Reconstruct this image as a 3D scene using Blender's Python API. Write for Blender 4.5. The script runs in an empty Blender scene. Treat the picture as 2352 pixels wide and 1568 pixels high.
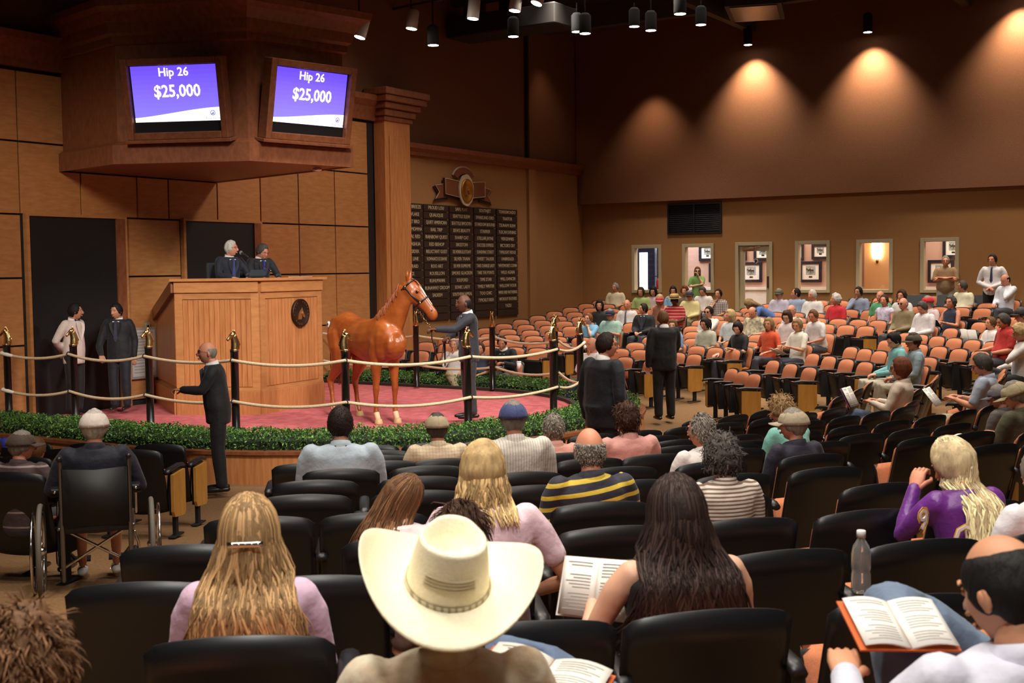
import bpy, bmesh, math, random
from mathutils import Vector, Matrix, noise
V = Vector
random.seed(7)
SC = bpy.context.scene
COL = SC.collection
PI = math.pi
R = math.radians
# ---------------------------------------------------------------- camera
F, PCX, PCY, EYE = 2820.0, 1176.0, 784.0, 2.52
HD = R(32.2); ROLL = -math.atan(75/6280.0); PITCH = math.atan(165/F)
_fw = V((math.cos(HD), math.sin(HD), 0)); _rt = V((math.sin(HD), -math.cos(HD), 0)); _up = V((0, 0, 1))
FWD = _fw*math.cos(PITCH)-_up*math.sin(PITCH)
_uc = _up*math.cos(PITCH)+_fw*math.sin(PITCH)
RT = _rt*math.cos(ROLL)+_uc*math.sin(ROLL); UP = -_rt*math.sin(ROLL)+_uc*math.cos(ROLL)
CAM = V((0, 0, EYE))
cd = bpy.data.cameras.new('camera'); cam = bpy.data.objects.new('camera', cd); COL.objects.link(cam)
cd.sensor_width = 36; cd.lens = F/2352*36; cd.clip_start = .1; cd.clip_end = 200
cd.dof.use_dof = True; cd.dof.focus_distance = 17.0; cd.dof.aperture_fstop = 8.0
M = Matrix((RT, UP, -FWD)).transposed().to_4x4(); M.translation = CAM; cam.matrix_world = M
SC.camera = cam
# ---------------------------------------------------------------- world, lights, exposure
SC.view_settings.view_transform = 'Standard'; SC.view_settings.look = 'None'
SC.view_settings.gamma = 1; SC.view_settings.use_curve_mapping = False
SC.view_settings.exposure = 0.55
w = bpy.data.worlds.new('world'); SC.world = w; w.use_nodes = True
w.node_tree.nodes['Background'].inputs[0].default_value = (.9, .62, .42, 1); w.node_tree.nodes['Background'].inputs[1].default_value = .02
WARM = (1.0, .90, .77); NEUT = (1.0, .965, .92)
def spot(loc, to, watt, ang, blend=.6, col=WARM, rad=.12):
    d = bpy.data.lights.new('spot_light', 'SPOT'); d.energy = watt; d.spot_size = R(ang); d.spot_blend = blend; d.color = col; d.shadow_soft_size = rad
    o = bpy.data.objects.new('spot_light', d); COL.objects.link(o); o.location = loc
    o.rotation_euler = (V(to)-V(loc)).to_track_quat('-Z', 'Y').to_euler(); return o
def area(loc, to, watt, sx, sy, col=WARM, spread=130):
    d = bpy.data.lights.new('area_light', 'AREA'); d.shape = 'RECTANGLE'; d.size = sx; d.size_y = sy; d.energy = watt; d.color = col; d.spread = R(spread)
    o = bpy.data.objects.new('area_light', d); COL.objects.link(o); o.location = loc
    o.rotation_euler = (V(to)-V(loc)).to_track_quat('-Z', 'Y').to_euler(); return o
# stage key lights over the ring, from the house side of the ceiling
spot((8.0, 4.5, 7.6), (14.0, 11.6, .9), 3000, 46, .7, NEUT, .7)
spot((16.0, 3.0, 8.2), (14.3, 10.6, .8), 1500, 44, .7, NEUT, .5)
spot((12.5, 10.0, 8.4), (14.0, 11.2, .4), 700, 60, .8, NEUT, .5)
spot((6.0, 10.0, 6.6), (12.6, 16.0, 1.3), 1000, 50, .9, WARM, .8)
spot((17.5, 9.0, 8.2), (18.3, 15.8, 2.0), 750, 66, .9, WARM, .5)
# house lights: rows of ceiling downlights over the audience
for (x, y, e) in ((2.5, -1, 420), (4.5, 4.2, 520), (1.5, 4.5, 420), (8, .5, 420), (6.5, 6.5, 380), (11, 3.5, 420), (14.5, 3.0, 430), (17, 6, 440), (18, 1.5, 430),
                  (21, 5, 480), (20.5, 10, 480), (22.5, 13, 420), (24.5, 8.5, 500), (26, 12.5, 460), (26.5, 5, 480), (22.5, 1.5, 380)):
    spot((x, y, 8.3), (x, y, 0), e*.82, 88, .55, WARM, .3)
spot((0.0, 0.4, 6.4), (2.6, 1.6, 1.4), 430, 84, .8, NEUT, .3)
for (x, y, sx, sy, e) in ((3, 2, 5, 4, 420), (9, 4, 6, 5, 520), (15, 4, 6, 4, 420), (21, 6, 6, 6, 620), (23.5, 11.5, 5, 5, 420), (26, 3, 4, 5, 300)):  # soft fill added in place of light bounced off the ceiling
    area((x, y, 8.1), (x, y, 0), e*.20, sx, sy, WARM, 100)
# added unseen fill spots that brighten the faces turned to the ring
spot((13.5, 6.0, 8.0), (23.0, 7.5, 1.2), 850, 62, .8, WARM, .4)
spot((16.5, 14.0, 8.0), (24.0, 12.0, 1.3), 520, 60, .8, WARM, .4)
spot((6.0, -1.5, 7.0), (10.3, 10.0, 1.2), 900, 34, .8, NEUT, .4)
# wall washers on the upper back wall (their cans are built with the ceiling lamps)
WASH = [(28.05, 0, 0)]
# ---------------------------------------------------------------- geometry of rays on the photograph (all results are real points in the room)
def ray(px, py): return FWD+RT*((px-PCX)/F)-UP*((py-PCY)/F)
def onz(px, py, z): v = ray(px, py); return CAM+v*((z-EYE)/v.z)
def ony(px, py, y): v = ray(px, py); return CAM+v*(y/v.y)
def onx(px, py, x): v = ray(px, py); return CAM+v*(x/v.x)
def atd(px, py, d): return CAM+ray(px, py)*d
CC = V((14.7, 12.2, 0))
def delta(th):
    if 0 <= th < 90: return 0.
    if th >= 90: th -= 360
    u = min(1, max(0, (-45-th)/65.)); return .2*u*u*(3-2*u)
def fz(x, y):
    r = math.hypot(x-CC.x, y-CC.y); th = math.degrees(math.atan2(y-CC.y, x-CC.x)); d = delta(th)
    return max(0, .21+.09*(r-6.13)-d-.025*max(0, r-12)*d/.2)
def terr(px, py, h):
    v = ray(px, py); t = 1.5
    while t < 45:
        p = CAM+v*t
        if p.z < fz(p.x, p.y)+h: return p
        t += .02
    return CAM+v*25
# ---------------------------------------------------------------- materials
MATS = {}
def mat(name, col, rough=.6, metal=0., emit=0., kind=None, scale=8., col2=None, bump=0., spec=.5, **kw):
    if name in MATS: return MATS[name]
    m = bpy.data.materials.new(name); MATS[name] = m; m.use_nodes = True
    nt = m.node_tree; N = nt.nodes; L = nt.links; b = N['Principled BSDF']
    c4 = (*col, 1); b.inputs['Base Color'].default_value = c4
    b.inputs['Roughness'].default_value = rough; b.inputs['Metallic'].default_value = metal
    b.inputs['Specular IOR Level'].default_value = spec
    if emit: b.inputs['Emission Color'].default_value = c4; b.inputs['Emission Strength'].default_value = emit
    c2 = (*(col2 or [c*.7 for c in col]), 1)
    def tex(t, **k):
        n = N.new(t)
        for a, v in k.items():
            if a in n.inputs: n.inputs[a].default_value = v
            else: setattr(n, a, v)
        return n
    tc = N.new('ShaderNodeTexCoord'); mp = N.new('ShaderNodeMapping'); L.new(tc.outputs['Object'], mp.inputs[0])
    mp.inputs['Scale'].default_value = kw.get('stretch', (1, 1, 1)); mp.inputs['Rotation'].default_value = kw.get('rot', (0, 0, 0))
    if kind in ('noise', 'wood'):
        n = tex('ShaderNodeTexNoise', Scale=scale, Detail=6.0, Roughness=.6)
        L.new(mp.outputs[0], n.inputs['Vector'])
        r = N.new('ShaderNodeValToRGB'); r.color_ramp.elements[0].position = .35; r.color_ramp.elements[1].position = .68
        r.color_ramp.elements[0].color = c2; r.color_ramp.elements[1].color = c4
        L.new(n.outputs['Fac'], r.inputs[0]); L.new(r.outputs[0], b.inputs['Base Color']); src = n.outputs['Fac']
        if kw.get('vary'):
            oi = N.new('ShaderNodeObjectInfo'); hs = N.new('ShaderNodeHueSaturation'); mr = N.new('ShaderNodeMapRange')
            mr.inputs['To Min'].default_value = 1-kw['vary']; mr.inputs['To Max'].default_value = 1+kw['vary']
            L.new(oi.outputs['Random'], mr.inputs['Value']); L.new(mr.outputs[0], hs.inputs['Value']); L.new(r.outputs[0], hs.inputs['Color']); L.new(hs.outputs[0], b.inputs['Base Color'])
    elif kind in ('stripe', 'check'):
        def band(axis, sc, duty):
            s = N.new('ShaderNodeSeparateXYZ'); L.new(mp.outputs[0], s.inputs[0])
            a = N.new('ShaderNodeMath'); a.operation = 'MULTIPLY'; a.inputs[1].default_value = sc; L.new(s.outputs[axis], a.inputs[0])
            f = N.new('ShaderNodeMath'); f.operation = 'FRACT'; L.new(a.outputs[0], f.inputs[0])
            g = N.new('ShaderNodeMath'); g.operation = 'LESS_THAN'; g.inputs[1].default_value = duty; L.new(f.outputs[0], g.inputs[0]); return g.outputs[0]
        fac = band(kw.get('axis', 2), scale, kw.get('duty', .3))
        if kind == 'check':
            f2 = band(1, scale, kw.get('duty', .3)); a = N.new('ShaderNodeMath'); a.operation = 'ADD'; L.new(fac, a.inputs[0]); L.new(f2, a.inputs[1])
            a2 = N.new('ShaderNodeMath'); a2.operation = 'MULTIPLY'; a2.inputs[1].default_value = .5; L.new(a.outputs[0], a2.inputs[0]); fac = a2.outputs[0]
        mx = N.new('ShaderNodeMix'); mx.data_type = 'RGBA'; mx.inputs[6].default_value = c4; mx.inputs[7].default_value = c2
        L.new(fac, mx.inputs[0]); L.new(mx.outputs[2], b.inputs['Base Color']); src = None
    else: src = None
    if bump:
        n2 = tex('ShaderNodeTexNoise', Scale=kw.get('bscale', scale*3), Detail=4.0); L.new(mp.outputs[0], n2.inputs['Vector'])
        bp = N.new('ShaderNodeBump'); bp.inputs['Strength'].default_value = bump; bp.inputs['Distance'].default_value = kw.get('bdist', .02)
        L.new(n2.outputs['Fac'], bp.inputs['Height']); L.new(bp.outputs[0], b.inputs['Normal'])
    if kw.get('sheen'): b.inputs['Sheen Weight'].default_value = kw['sheen']
    if kw.get('coat'): b.inputs['Coat Weight'].default_value = kw['coat']
    if kw.get('trans'): b.inputs['Transmission Weight'].default_value = kw['trans']; b.inputs['Alpha'].default_value = kw.get('alpha', 1)
    return m
def srgb(r, g, b):
    f = lambda c: ((c/255+.055)/1.055)**2.4 if c > 10 else c/255/12.92
    return (f(r), f(g), f(b))
# ---------------------------------------------------------------- mesh builder
class G:
    def __init__(s): s.v = []; s.f = []; s.m = []
    def add(s, vs, fs, mi=0, mx=None):
        o = len(s.v); s.v += [(mx @ V(p) if mx else V(p)) for p in vs]; s.f += [[i+o for i in f] for f in fs]; s.m += [mi]*len(fs); return s
    def merge(s, g, mx=None, mi=None):
        o = len(s.v); s.v += [(mx @ V(p) if mx else V(p)) for p in g.v]; s.f += [[i+o for i in f] for f in g.f]; s.m += (g.m if mi is None else [mi]*len(g.f)); return s
    def box(s, a, b, mi=0, mx=None):
        (x0, y0, z0), (x1, y1, z1) = a, b
        return s.add([(x0,y0,z0),(x1,y0,z0),(x1,y1,z0),(x0,y1,z0),(x0,y0,z1),(x1,y0,z1),(x1,y1,z1),(x0,y1,z1)],
                     [(3,2,1,0),(4,5,6,7),(0,1,5,4),(1,2,6,5),(2,3,7,6),(3,0,4,7)], mi, mx)
    def cbox(s, c, d, mi=0, mx=None):
        return s.box([c[i]-d[i]/2 for i in range(3)], [c[i]+d[i]/2 for i in range(3)], mi, mx)
    def rings(s, rs, mi=0, cap=True, mx=None, close=False):
        n = len(rs[0]); vs = [p for r in rs for p in r]; fs = []
        for i in range(len(rs)-1+(1 if close else 0)):
            a = i*n; b = ((i+1) % len(rs))*n
            for j in range(n): k = (j+1) % n; fs.append((a+j, a+k, b+k, b+j))
        if cap and not close:
            fs.append(tuple(range(n-1, -1, -1))); fs.append(tuple((len(rs)-1)*n+j for j in range(n)))
        return s.add(vs, fs, mi, mx)
    def loft(s, secs, n=12, mi=0, mx=None, pw=1.0):
        # secs: (center, U, W) ellipse axes vectors
        def e(c, k): return (abs(c)**k)*(1 if c >= 0 else -1)
        rs = [[V(c)+V(u)*e(math.cos(2*PI*j/n), pw)+V(w_)*e(math.sin(2*PI*j/n), pw) for j in range(n)] for c, u, w_ in secs]
        return s.rings(rs, mi, True, mx)
    def tube(s, pts, rad, n=8, mi=0, mx=None, flat=1.0, side=None, rounded=True):
        P = [V(p) for p in pts]; rr = list(rad) if hasattr(rad, '__len__') else [rad]*len(P)
        if rounded and len(P) > 1:
            d0 = (P[0]-P[1]).normalized(); d1 = (P[-1]-P[-2]).normalized()
            P = [P[0]+d0*rr[0]*.75]+[P[0]+d0*rr[0]*.35]+P+[P[-1]+d1*rr[-1]*.35]+[P[-1]+d1*rr[-1]*.75]
            rr = [rr[0]*.45, rr[0]*.85]+rr+[rr[-1]*.85, rr[-1]*.45]
        secs = []; prev = V(side) if side else None
        for i, p in enumerate(P):
            t = (P[min(i+1, len(P)-1)]-P[max(i-1, 0)]); t = t.normalized() if t.length > 1e-9 else V((0, 0, 1))
            if prev is None: prev = t.cross(V((0, 0, 1))) if abs(t.z) < .9 else t.cross(V((1, 0, 0)))
            u = prev-t*prev.dot(t)
            if u.length < 1e-6: u = t.orthogonal()
            u.normalize(); prev = u; w_ = t.cross(u)
            secs.append((p, u*rr[i], w_*rr[i]*flat))
        return s.loft(secs, n, mi, mx)
    def ball(s, c, r, n=10, mi=0, mx=None, rot=None):
        if not hasattr(r, '__len__'): r = (r, r, r)
        m = n//2+1; vs = [V((0, 0, 1))]; fs = []
        for i in range(1, m):
            a = PI*i/m
            for j in range(n): vs.append(V((math.sin(a)*math.cos(2*PI*j/n), math.sin(a)*math.sin(2*PI*j/n), math.cos(a))))
        vs.append(V((0, 0, -1)))
        for j in range(n): fs.append((0, 1+j, 1+(j+1) % n)); fs.append((len(vs)-1, 1+(m-2)*n+(j+1) % n, 1+(m-2)*n+j))
        for i in range(m-2):
            for j in range(n): a = 1+i*n; fs.append((a+j, a+n+j, a+n+(j+1) % n, a+(j+1) % n))
        out = []
        for p in vs:
            q = V((p.x*r[0], p.y*r[1], p.z*r[2]))
            if rot: q = rot @ q
            out.append(q+V(c))
        return s.add(out, fs, mi, mx)
    def lathe(s, prof, n=16, mi=0, mx=None, c=(0, 0, 0)):
        rs = [[(c[0]+r*math.cos(2*PI*j/n), c[1]+r*math.sin(2*PI*j/n), c[2]+z) for j in range(n)] for r, z in prof]
        return s.rings(rs, mi, True, mx)
    def prism(s, poly, a, b, mi=0, mx=None, axis=2):
        # poly 2D extruded from a to b on axis
        def p3(p, h): return (p[0], p[1], h) if axis == 2 else ((p[0], h, p[1]) if axis == 1 else (h, p[0], p[1]))
        n = len(poly); vs = [p3(p, a) for p in poly]+[p3(p, b) for p in poly]
        fs = [tuple(range(n-1, -1, -1)), tuple(range(n, 2*n))]+[(i, (i+1) % n, n+(i+1) % n, n+i) for i in range(n)]
        return s.add(vs, fs, mi, mx)
    def torus(s, c, R1, r1, n=24, m=6, axis='z', mi=0, mx=None):
        rs = []
        for i in range(n):
            a = 2*PI*i/n; ring = []
            for j in range(m):
                b = 2*PI*j/m; q = ((R1+r1*math.cos(b))*math.cos(a), (R1+r1*math.cos(b))*math.sin(a), r1*math.sin(b))
                if axis == 'y': q = (q[0], q[2], q[1])
                if axis == 'x': q = (q[2], q[0], q[1])
                ring.append(V(c)+V(q))
            rs.append(ring)
        return s.rings(rs, mi, False, mx, close=True)
    def mesh(s, name, mats, smooth=True):
        me = bpy.data.meshes.new(name); me.from_pydata([tuple(p) for p in s.v], [], s.f)
        for m_ in (mats if isinstance(mats, (list, tuple)) else [mats]): me.materials.append(m_)
        me.polygons.foreach_set('material_index', s.m)
        bm = bmesh.new(); bm.from_mesh(me); bmesh.ops.recalc_face_normals(bm, faces=bm.faces); bm.to_mesh(me); bm.free()
        me.polygons.foreach_set('use_smooth', [bool(smooth)]*len(me.polygons)); me.update(); return me
    def build(s, name, mats, parent=None, smooth=True, bevel=0., **props):
        me = s.mesh(name, mats, smooth); return link(name, me, parent, bevel=bevel, **props)
def link(name, data, parent=None, bevel=0., **props):
    o = bpy.data.objects.new(name, data); COL.objects.link(o)
    if parent: o.parent = parent
    if bevel:
        b = o.modifiers.new('b', 'BEVEL'); b.width = bevel; b.segments = 2; b.limit_method = 'ANGLE'
        o.data.polygons.foreach_set('use_smooth', [False]*len(o.data.polygons))
    for k, v in props.items(): o[k] = v
    return o
def empty(name, loc=(0, 0, 0), rz=0., label=None, category=None, group=None, parent=None, kind=None):
    o = bpy.data.objects.new(name, None); COL.objects.link(o); o.location = loc; o.rotation_euler = (0, 0, rz); o.empty_display_size = .1
    if parent: o.parent = parent
    if label: o['label'] = label
    if category: o['category'] = category
    if group: o['group'] = group
    if kind: o['kind'] = kind
    return o
PENDING = []   # (object, extra geometry): voxel-joined surfaces, turned into plain meshes once at the end
def fuse(g, name, mats, parent, voxel=.02, smooth=4, extra=None, noise_amp=0, **props):
    o = g.build(name, mats, parent, True, **props)
    rm = o.modifiers.new('r', 'REMESH'); rm.mode = 'VOXEL'; rm.voxel_size = voxel; rm.use_smooth_shade = True
    sm = o.modifiers.new('s', 'SMOOTH'); sm.factor = .5; sm.iterations = smooth
    PENDING.append((o, extra)); return o
def finish_fused():
    dg = bpy.context.evaluated_depsgraph_get(); dg.update()
    res = []
    for o, ex in PENDING:
        me = bpy.data.meshes.new_from_object(o.evaluated_get(dg), depsgraph=dg); res.append((o, ex, me))
    for o, ex, me in res:
        mats = list(o.data.materials); o.modifiers.clear()
        if ex is not None:
            vs = [v.co.copy() for v in me.vertices]; n0 = len(vs)
            fs = [tuple(p.vertices) for p in me.polygons]; mi = [0]*len(fs)
            vs += ex.v; fs += [tuple(i+n0 for i in f) for f in ex.f]; mi += ex.m
            m2 = bpy.data.meshes.new(o.name); m2.from_pydata([tuple(p) for p in vs], [], fs)
            m2.polygons.foreach_set('material_index', mi); me = m2
        me.materials.clear()
        for m_ in mats: me.materials.append(m_)
        me.polygons.foreach_set('use_smooth', [True]*len(me.polygons)); me.update(); o.data = me
TEXTS = []
def text(s, parent, m, size, mx, name='lettering', ext=.002, ax='CENTER', bold=0., sx=1.0):
    cu = bpy.data.curves.new(name, 'FONT'); cu.body = s; cu.size = size; cu.align_x = ax; cu.align_y = 'CENTER'; cu.extrude = ext; cu.offset = bold; cu.resolution_u = 2
    cu.materials.append(m); o = bpy.data.objects.new(name, cu); COL.objects.link(o)
    if parent: o.parent = parent
    o.matrix_local = mx @ Matrix.Scale(sx, 4, V((1, 0, 0))); TEXTS.append(o); return o
def finish_text():
    dg = bpy.context.evaluated_depsgraph_get(); dg.update()
    for o in TEXTS:
        me = bpy.data.meshes.new_from_object(o.evaluated_get(dg)); n = bpy.data.objects.new('lettering', me); COL.objects.link(n)
        n.parent = o.parent; n.matrix_local = o.matrix_local.copy()
        bpy.data.objects.remove(o)
def frame(x, y, z, o):   # matrix from axes + origin
    m_ = Matrix((V(x), V(y), V(z))).transposed().to_4x4(); m_.translation = V(o); return m_
# ---- palette
WOOD = mat('maple_veneer', srgb(188,130,78), .42, kind='wood', scale=3.0, stretch=(1.5,1.5,6), col2=srgb(170,112,64), vary=.10)
WOODV = mat('maple_vertical_grain', srgb(196,132,80), .4, kind='wood', scale=4.0, stretch=(6,6,.6), col2=srgb(172,108,60), vary=.08)
WOODR = mat('cherry_trim', srgb(142,84,52), .4, kind='wood', scale=4.0, stretch=(4,4,2), col2=srgb(118,66,40))
SEAM = mat('dark_seam', (.012,.008,.006), .8)
WALLT = mat('tan_wall_fabric', srgb(166,118,70), .9, kind='noise', scale=60, col2=srgb(152,106,60), bump=.2)
WALLB = mat('brown_upper_wall', srgb(112,70,44), .9, kind='noise', scale=40, col2=srgb(102,63,39), bump=.15)
BLACK = mat('black_plastic', (.012,.012,.014), .38)
BLACKM = mat('matte_black', (.008,.008,.009), .8)
DOORD = mat('dark_door', (.010,.009,.009), .5)
BRASS = mat('polished_brass', (.72,.48,.20), .22, 1.0)
CHROME = mat('chrome', (.75,.75,.76), .15, 1.0)
CREAMR = mat('cream_rope', srgb(225,200,165), .8, kind='noise', scale=80, col2=srgb(200,170,130), bump=.5, bscale=120)
CARPET = mat('rose_carpet', srgb(208,108,110), .95, kind='noise', scale=7, col2=srgb(176,82,84), bump=.6, bscale=60)
FLOORC = mat('tan_carpet', srgb(150,112,72), .95, kind='noise', scale=50, col2=srgb(118,86,54), bump=.3)
ORANGE = mat('orange_seat_fabric', srgb(200,124,84), .85, kind='noise', scale=90, col2=srgb(184,110,74), bump=.2)
PANELT = mat('golden_oak_panel', srgb(196,142,66), .45, kind='wood', scale=4, stretch=(3,3,.7), col2=srgb(176,122,50))
FRAMEW = mat('putty_frame_paint', srgb(176,160,128), .5)
LEAF = mat('boxwood_leaf', srgb(72,112,34), .5, kind='noise', scale=9, col2=srgb(28,62,20))
GOLDT = mat('gold_lettering', srgb(200,182,146), .5)
PLATE = mat('dark_plate', srgb(46,32,26), .55)
PAPER = mat('paper', srgb(235,230,222), .7)
PRINT = mat('printed_grey', srgb(150,148,145), .7)
RUSTC = mat('rust_cover', srgb(196,92,36), .6)
GLASS = mat('window_glass', (1, 1, 1), .02)
nt = GLASS.node_tree; nt.nodes.clear(); _o = nt.nodes.new('ShaderNodeOutputMaterial'); _m = nt.nodes.new('ShaderNodeMixShader'); _t = nt.nodes.new('ShaderNodeBsdfTransparent'); _g = nt.nodes.new('ShaderNodeBsdfGlossy')
_g.inputs['Roughness'].default_value = .02; _m.inputs[0].default_value = .06; nt.links.new(_t.outputs[0], _m.inputs[1]); nt.links.new(_g.outputs[0], _m.inputs[2]); nt.links.new(_m.outputs[0], _o.inputs[0])
# ================================================================ SETTING
S = dict(kind='structure')
def flr():
    g = G(); nx, ny = 90, 66; x0, x1, y0, y1 = -3., 31.9, -9., 16.
    for j in range(ny+1):
        for i in range(nx+1):
            x = x0+(x1-x0)*i/nx; y = y0+(y1-y0)*j/ny; g.v.append(V((x, y, min(1.05, fz(x, y)))))
    for j in range(ny):
        for i in range(nx): a = j*(nx+1)+i; g.f.append([a, a+1, a+nx+2, a+nx+1]); g.m.append(0)
    return g.build('floor', FLOORC, **S)
FLOOR = flr()
CEIL = G().box((-3, -9, 9.0), (29, 16.3, 9.2)).build('ceiling', mat('ceiling_dark', (.02,.013,.01), .9), smooth=False, **S)
beam = mat('ceiling_beam_paint', (.05,.032,.024), .8)
for k in range(7):
    G().box((3+4*k, -9, 8.45), (3.25+4*k, 16, 9.0)).build('beam', beam, CEIL, False)
for k in range(3):
    G().box((-3, 1+5*k, 8.2), (29, 1.18+5*k, 8.45)).build('joist', beam, CEIL, False)
# ---- left wall: the stage wall with its maple panels
WL = G().box((4, 16.03, -.1), (29.3, 16.3, 9.1)).build('wall_left', WALLB, smooth=False, **S)
G().box((5, 16.0, .3), (20.1, 16.03, 5.6)).build('seam_backing', SEAM, WL, False)
def panel(x0, x1, z0, z1, m=WOOD):
    e = .014; G().box((x0+e, 15.965, z0+e), (x1-e, 16.0, z1-e)).build('panel', m, WL, bevel=.004)
B = [.45, 1.47, 2.48, 3.43, 4.51, 5.56]
for (xa, xb) in ((8.4, 9.5), (9.5, 10.58), (10.58, 11.66)):
    for k in range(5): panel(xa, xb, B[k], B[k+1])
panel(11.66, 12.76, B[3], B[4]); panel(11.66, 12.5, B[4], B[5]); panel(12.76, 13.87, B[3], 4.12); panel(13.87, 14.54, B[3], 4.12); panel(14.54, 15.66, B[3], 4.12)
for k in range(3): panel(13.60, 14.78, B[k], B[k+1])
for (xa, xb) in ((16.74, 17.77), (17.77, 18.83), (18.83, 19.88)):
    for k in range(5): panel(xa, xb, B[k], B[k+1])
panel(15.66, 16.74, B[3], B[4])
# base plinth under the panels
G().box((5, 15.95, 0), (20.1, 16.0, .44)).build('base_board', SEAM, WL, False)
# top cornice of the panelling
def mould(x0, x1, prof, name, m, par, y0=16.0):
    g = G(); n = len(prof); vs = [(x0, y0-d, z) for d, z in prof]+[(x1, y0-d, z) for d, z in prof]
    g.add(vs, [tuple(range(n)), tuple(range(2*n-1, n-1, -1))]+[(i, n+i, n+(i+1) % n, (i+1) % n) for i in range(n)]); return g.build(name, m, par, False)
COR = [(0, 5.60), (.10, 5.60), (.12, 5.72), (.20, 5.86), (.32, 5.98), (.34, 6.08), (.30, 6.10), (0, 6.10)]
mould(5, 20.1, COR, 'cornice', WOODR, WL)
LED = [(0, 5.00), (.12, 5.00), (.14, 5.07), (.24, 5.14), (.26, 5.24), (0, 5.26)]
mould(20.9, 28.95, LED, 'ledge', WOODR, WL)
G().box((20.8, 15.98, -.05), (28.99, 16.03, 5.0)).build('fabric_panel', WALLT, WL, False)
G().box((26.13, 15.90, 0), (26.44, 15.98, 5.0)).build('batten', WALLT, WL, False)
G().box((26.16, 15.94, 5.26), (26.24, 16.03, 9)).build('upper_joint', SEAM, WL, False)
G().box((20.95, 15.95, .35), (28.9, 15.98, .75)).build('base_board', WOODR, WL, False)
# doors in the stage wall
def stage_door(nm, x0, x1, z1, lab):
    d = empty(nm, (0, 0, 0), kind='structure')
    G().box((x0, 15.93, .38), (x1-.12, 15.99, z1)).build('door_leaf', DOORD, d, False)
    g = G().box((x0-.05, 15.90, .38), (x0, 15.99, z1+.04)).box((x0, 15.90, z1), (x1+.09, 15.99, z1+.04)).box((x1+.05, 15.90, .38), (x1+.09, 15.99, z1))
    g.build('door_frame', WOOD, d, False)
    G().box((x1-.12, 15.90, .38), (x1+.05, 15.99, z1)).build('door_jamb', WOODR, d, False)
    return d
D1 = stage_door('door_1', 11.76, 13.50, 3.41, '')
D2 = stage_door('door_2', 14.85, 16.62, 3.42, '')
G().box((13.4, 15.88, 1.6), (13.44, 15.93, 1.75)).build('handle', CHROME, D1, False)
# ---- pillar between panels and honour wall
PIL = empty('trim_1', (0, 0, 0), kind='structure')
G().box((20.12, 15.70, 0), (20.98, 15.98, 5.75)).build('pillar_shaft', WOODV, PIL, False)
G().box((20.26, 15.675, .7), (20.84, 15.70, 5.3)).build('raised_panel', WOODV, PIL, bevel=.01)
G().box((20.06, 15.66, 0), (21.04, 15.98, .5)).build('pillar_base', WOODR, PIL, False)
g = G()
for d, a, b in ((.05, 5.6, 5.7), (.10, 5.7, 5.84), (.18, 5.84, 5.97), (.27, 5.97, 6.10), (.32, 6.10, 6.24)):
    g.box((20.12-d, 15.70-d, a), (20.98+d, 15.98, b))
g.build('pillar_capital', WOODR, PIL, bevel=.02)
# ---- back wall with windows
WB = empty('wall_back', (0, 0, 0), kind='structure')
OPEN = [('window_1', 14.51, 13.65, 1.87, 3.12), ('window_2', 13.07, 12.20, 1.87, 3.12), ('door_3', 11.63, 10.66, .9, 3.13),
        ('window_3', 10.09, 9.23, 1.87, 3.13), ('window_4', 8.60, 7.74, 1.87, 3.13), ('window_5', 7.12, 6.26, 1.87, 3.13)]
g = G(); ys = [16.0]
for nme, ya, yb, z0, z1 in OPEN: ys += [ya, yb]
ys.append(-9)
for i in range(0, len(ys), 2): g.box((29, ys[i+1], -.1), (29.14, ys[i], 4.25))
for nme, ya, yb, z0, z1 in OPEN:
    g.box((29, yb, z1), (29.14, ya, 4.25))
    if z0 > 1.2: g.box((29, yb, -.1), (29.14, ya, z0))
g.build('lower_wall', WALLT, WB, False)
G().box((28.72, -9, 4.22), (29.3, 16.0, 9.1)).build('upper_wall', WALLB, WB, False)
G().box((28.95, -9, .8), (29.0, 11.7, 1.12)).build('baseboard', WOODR, WB, False)
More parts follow.
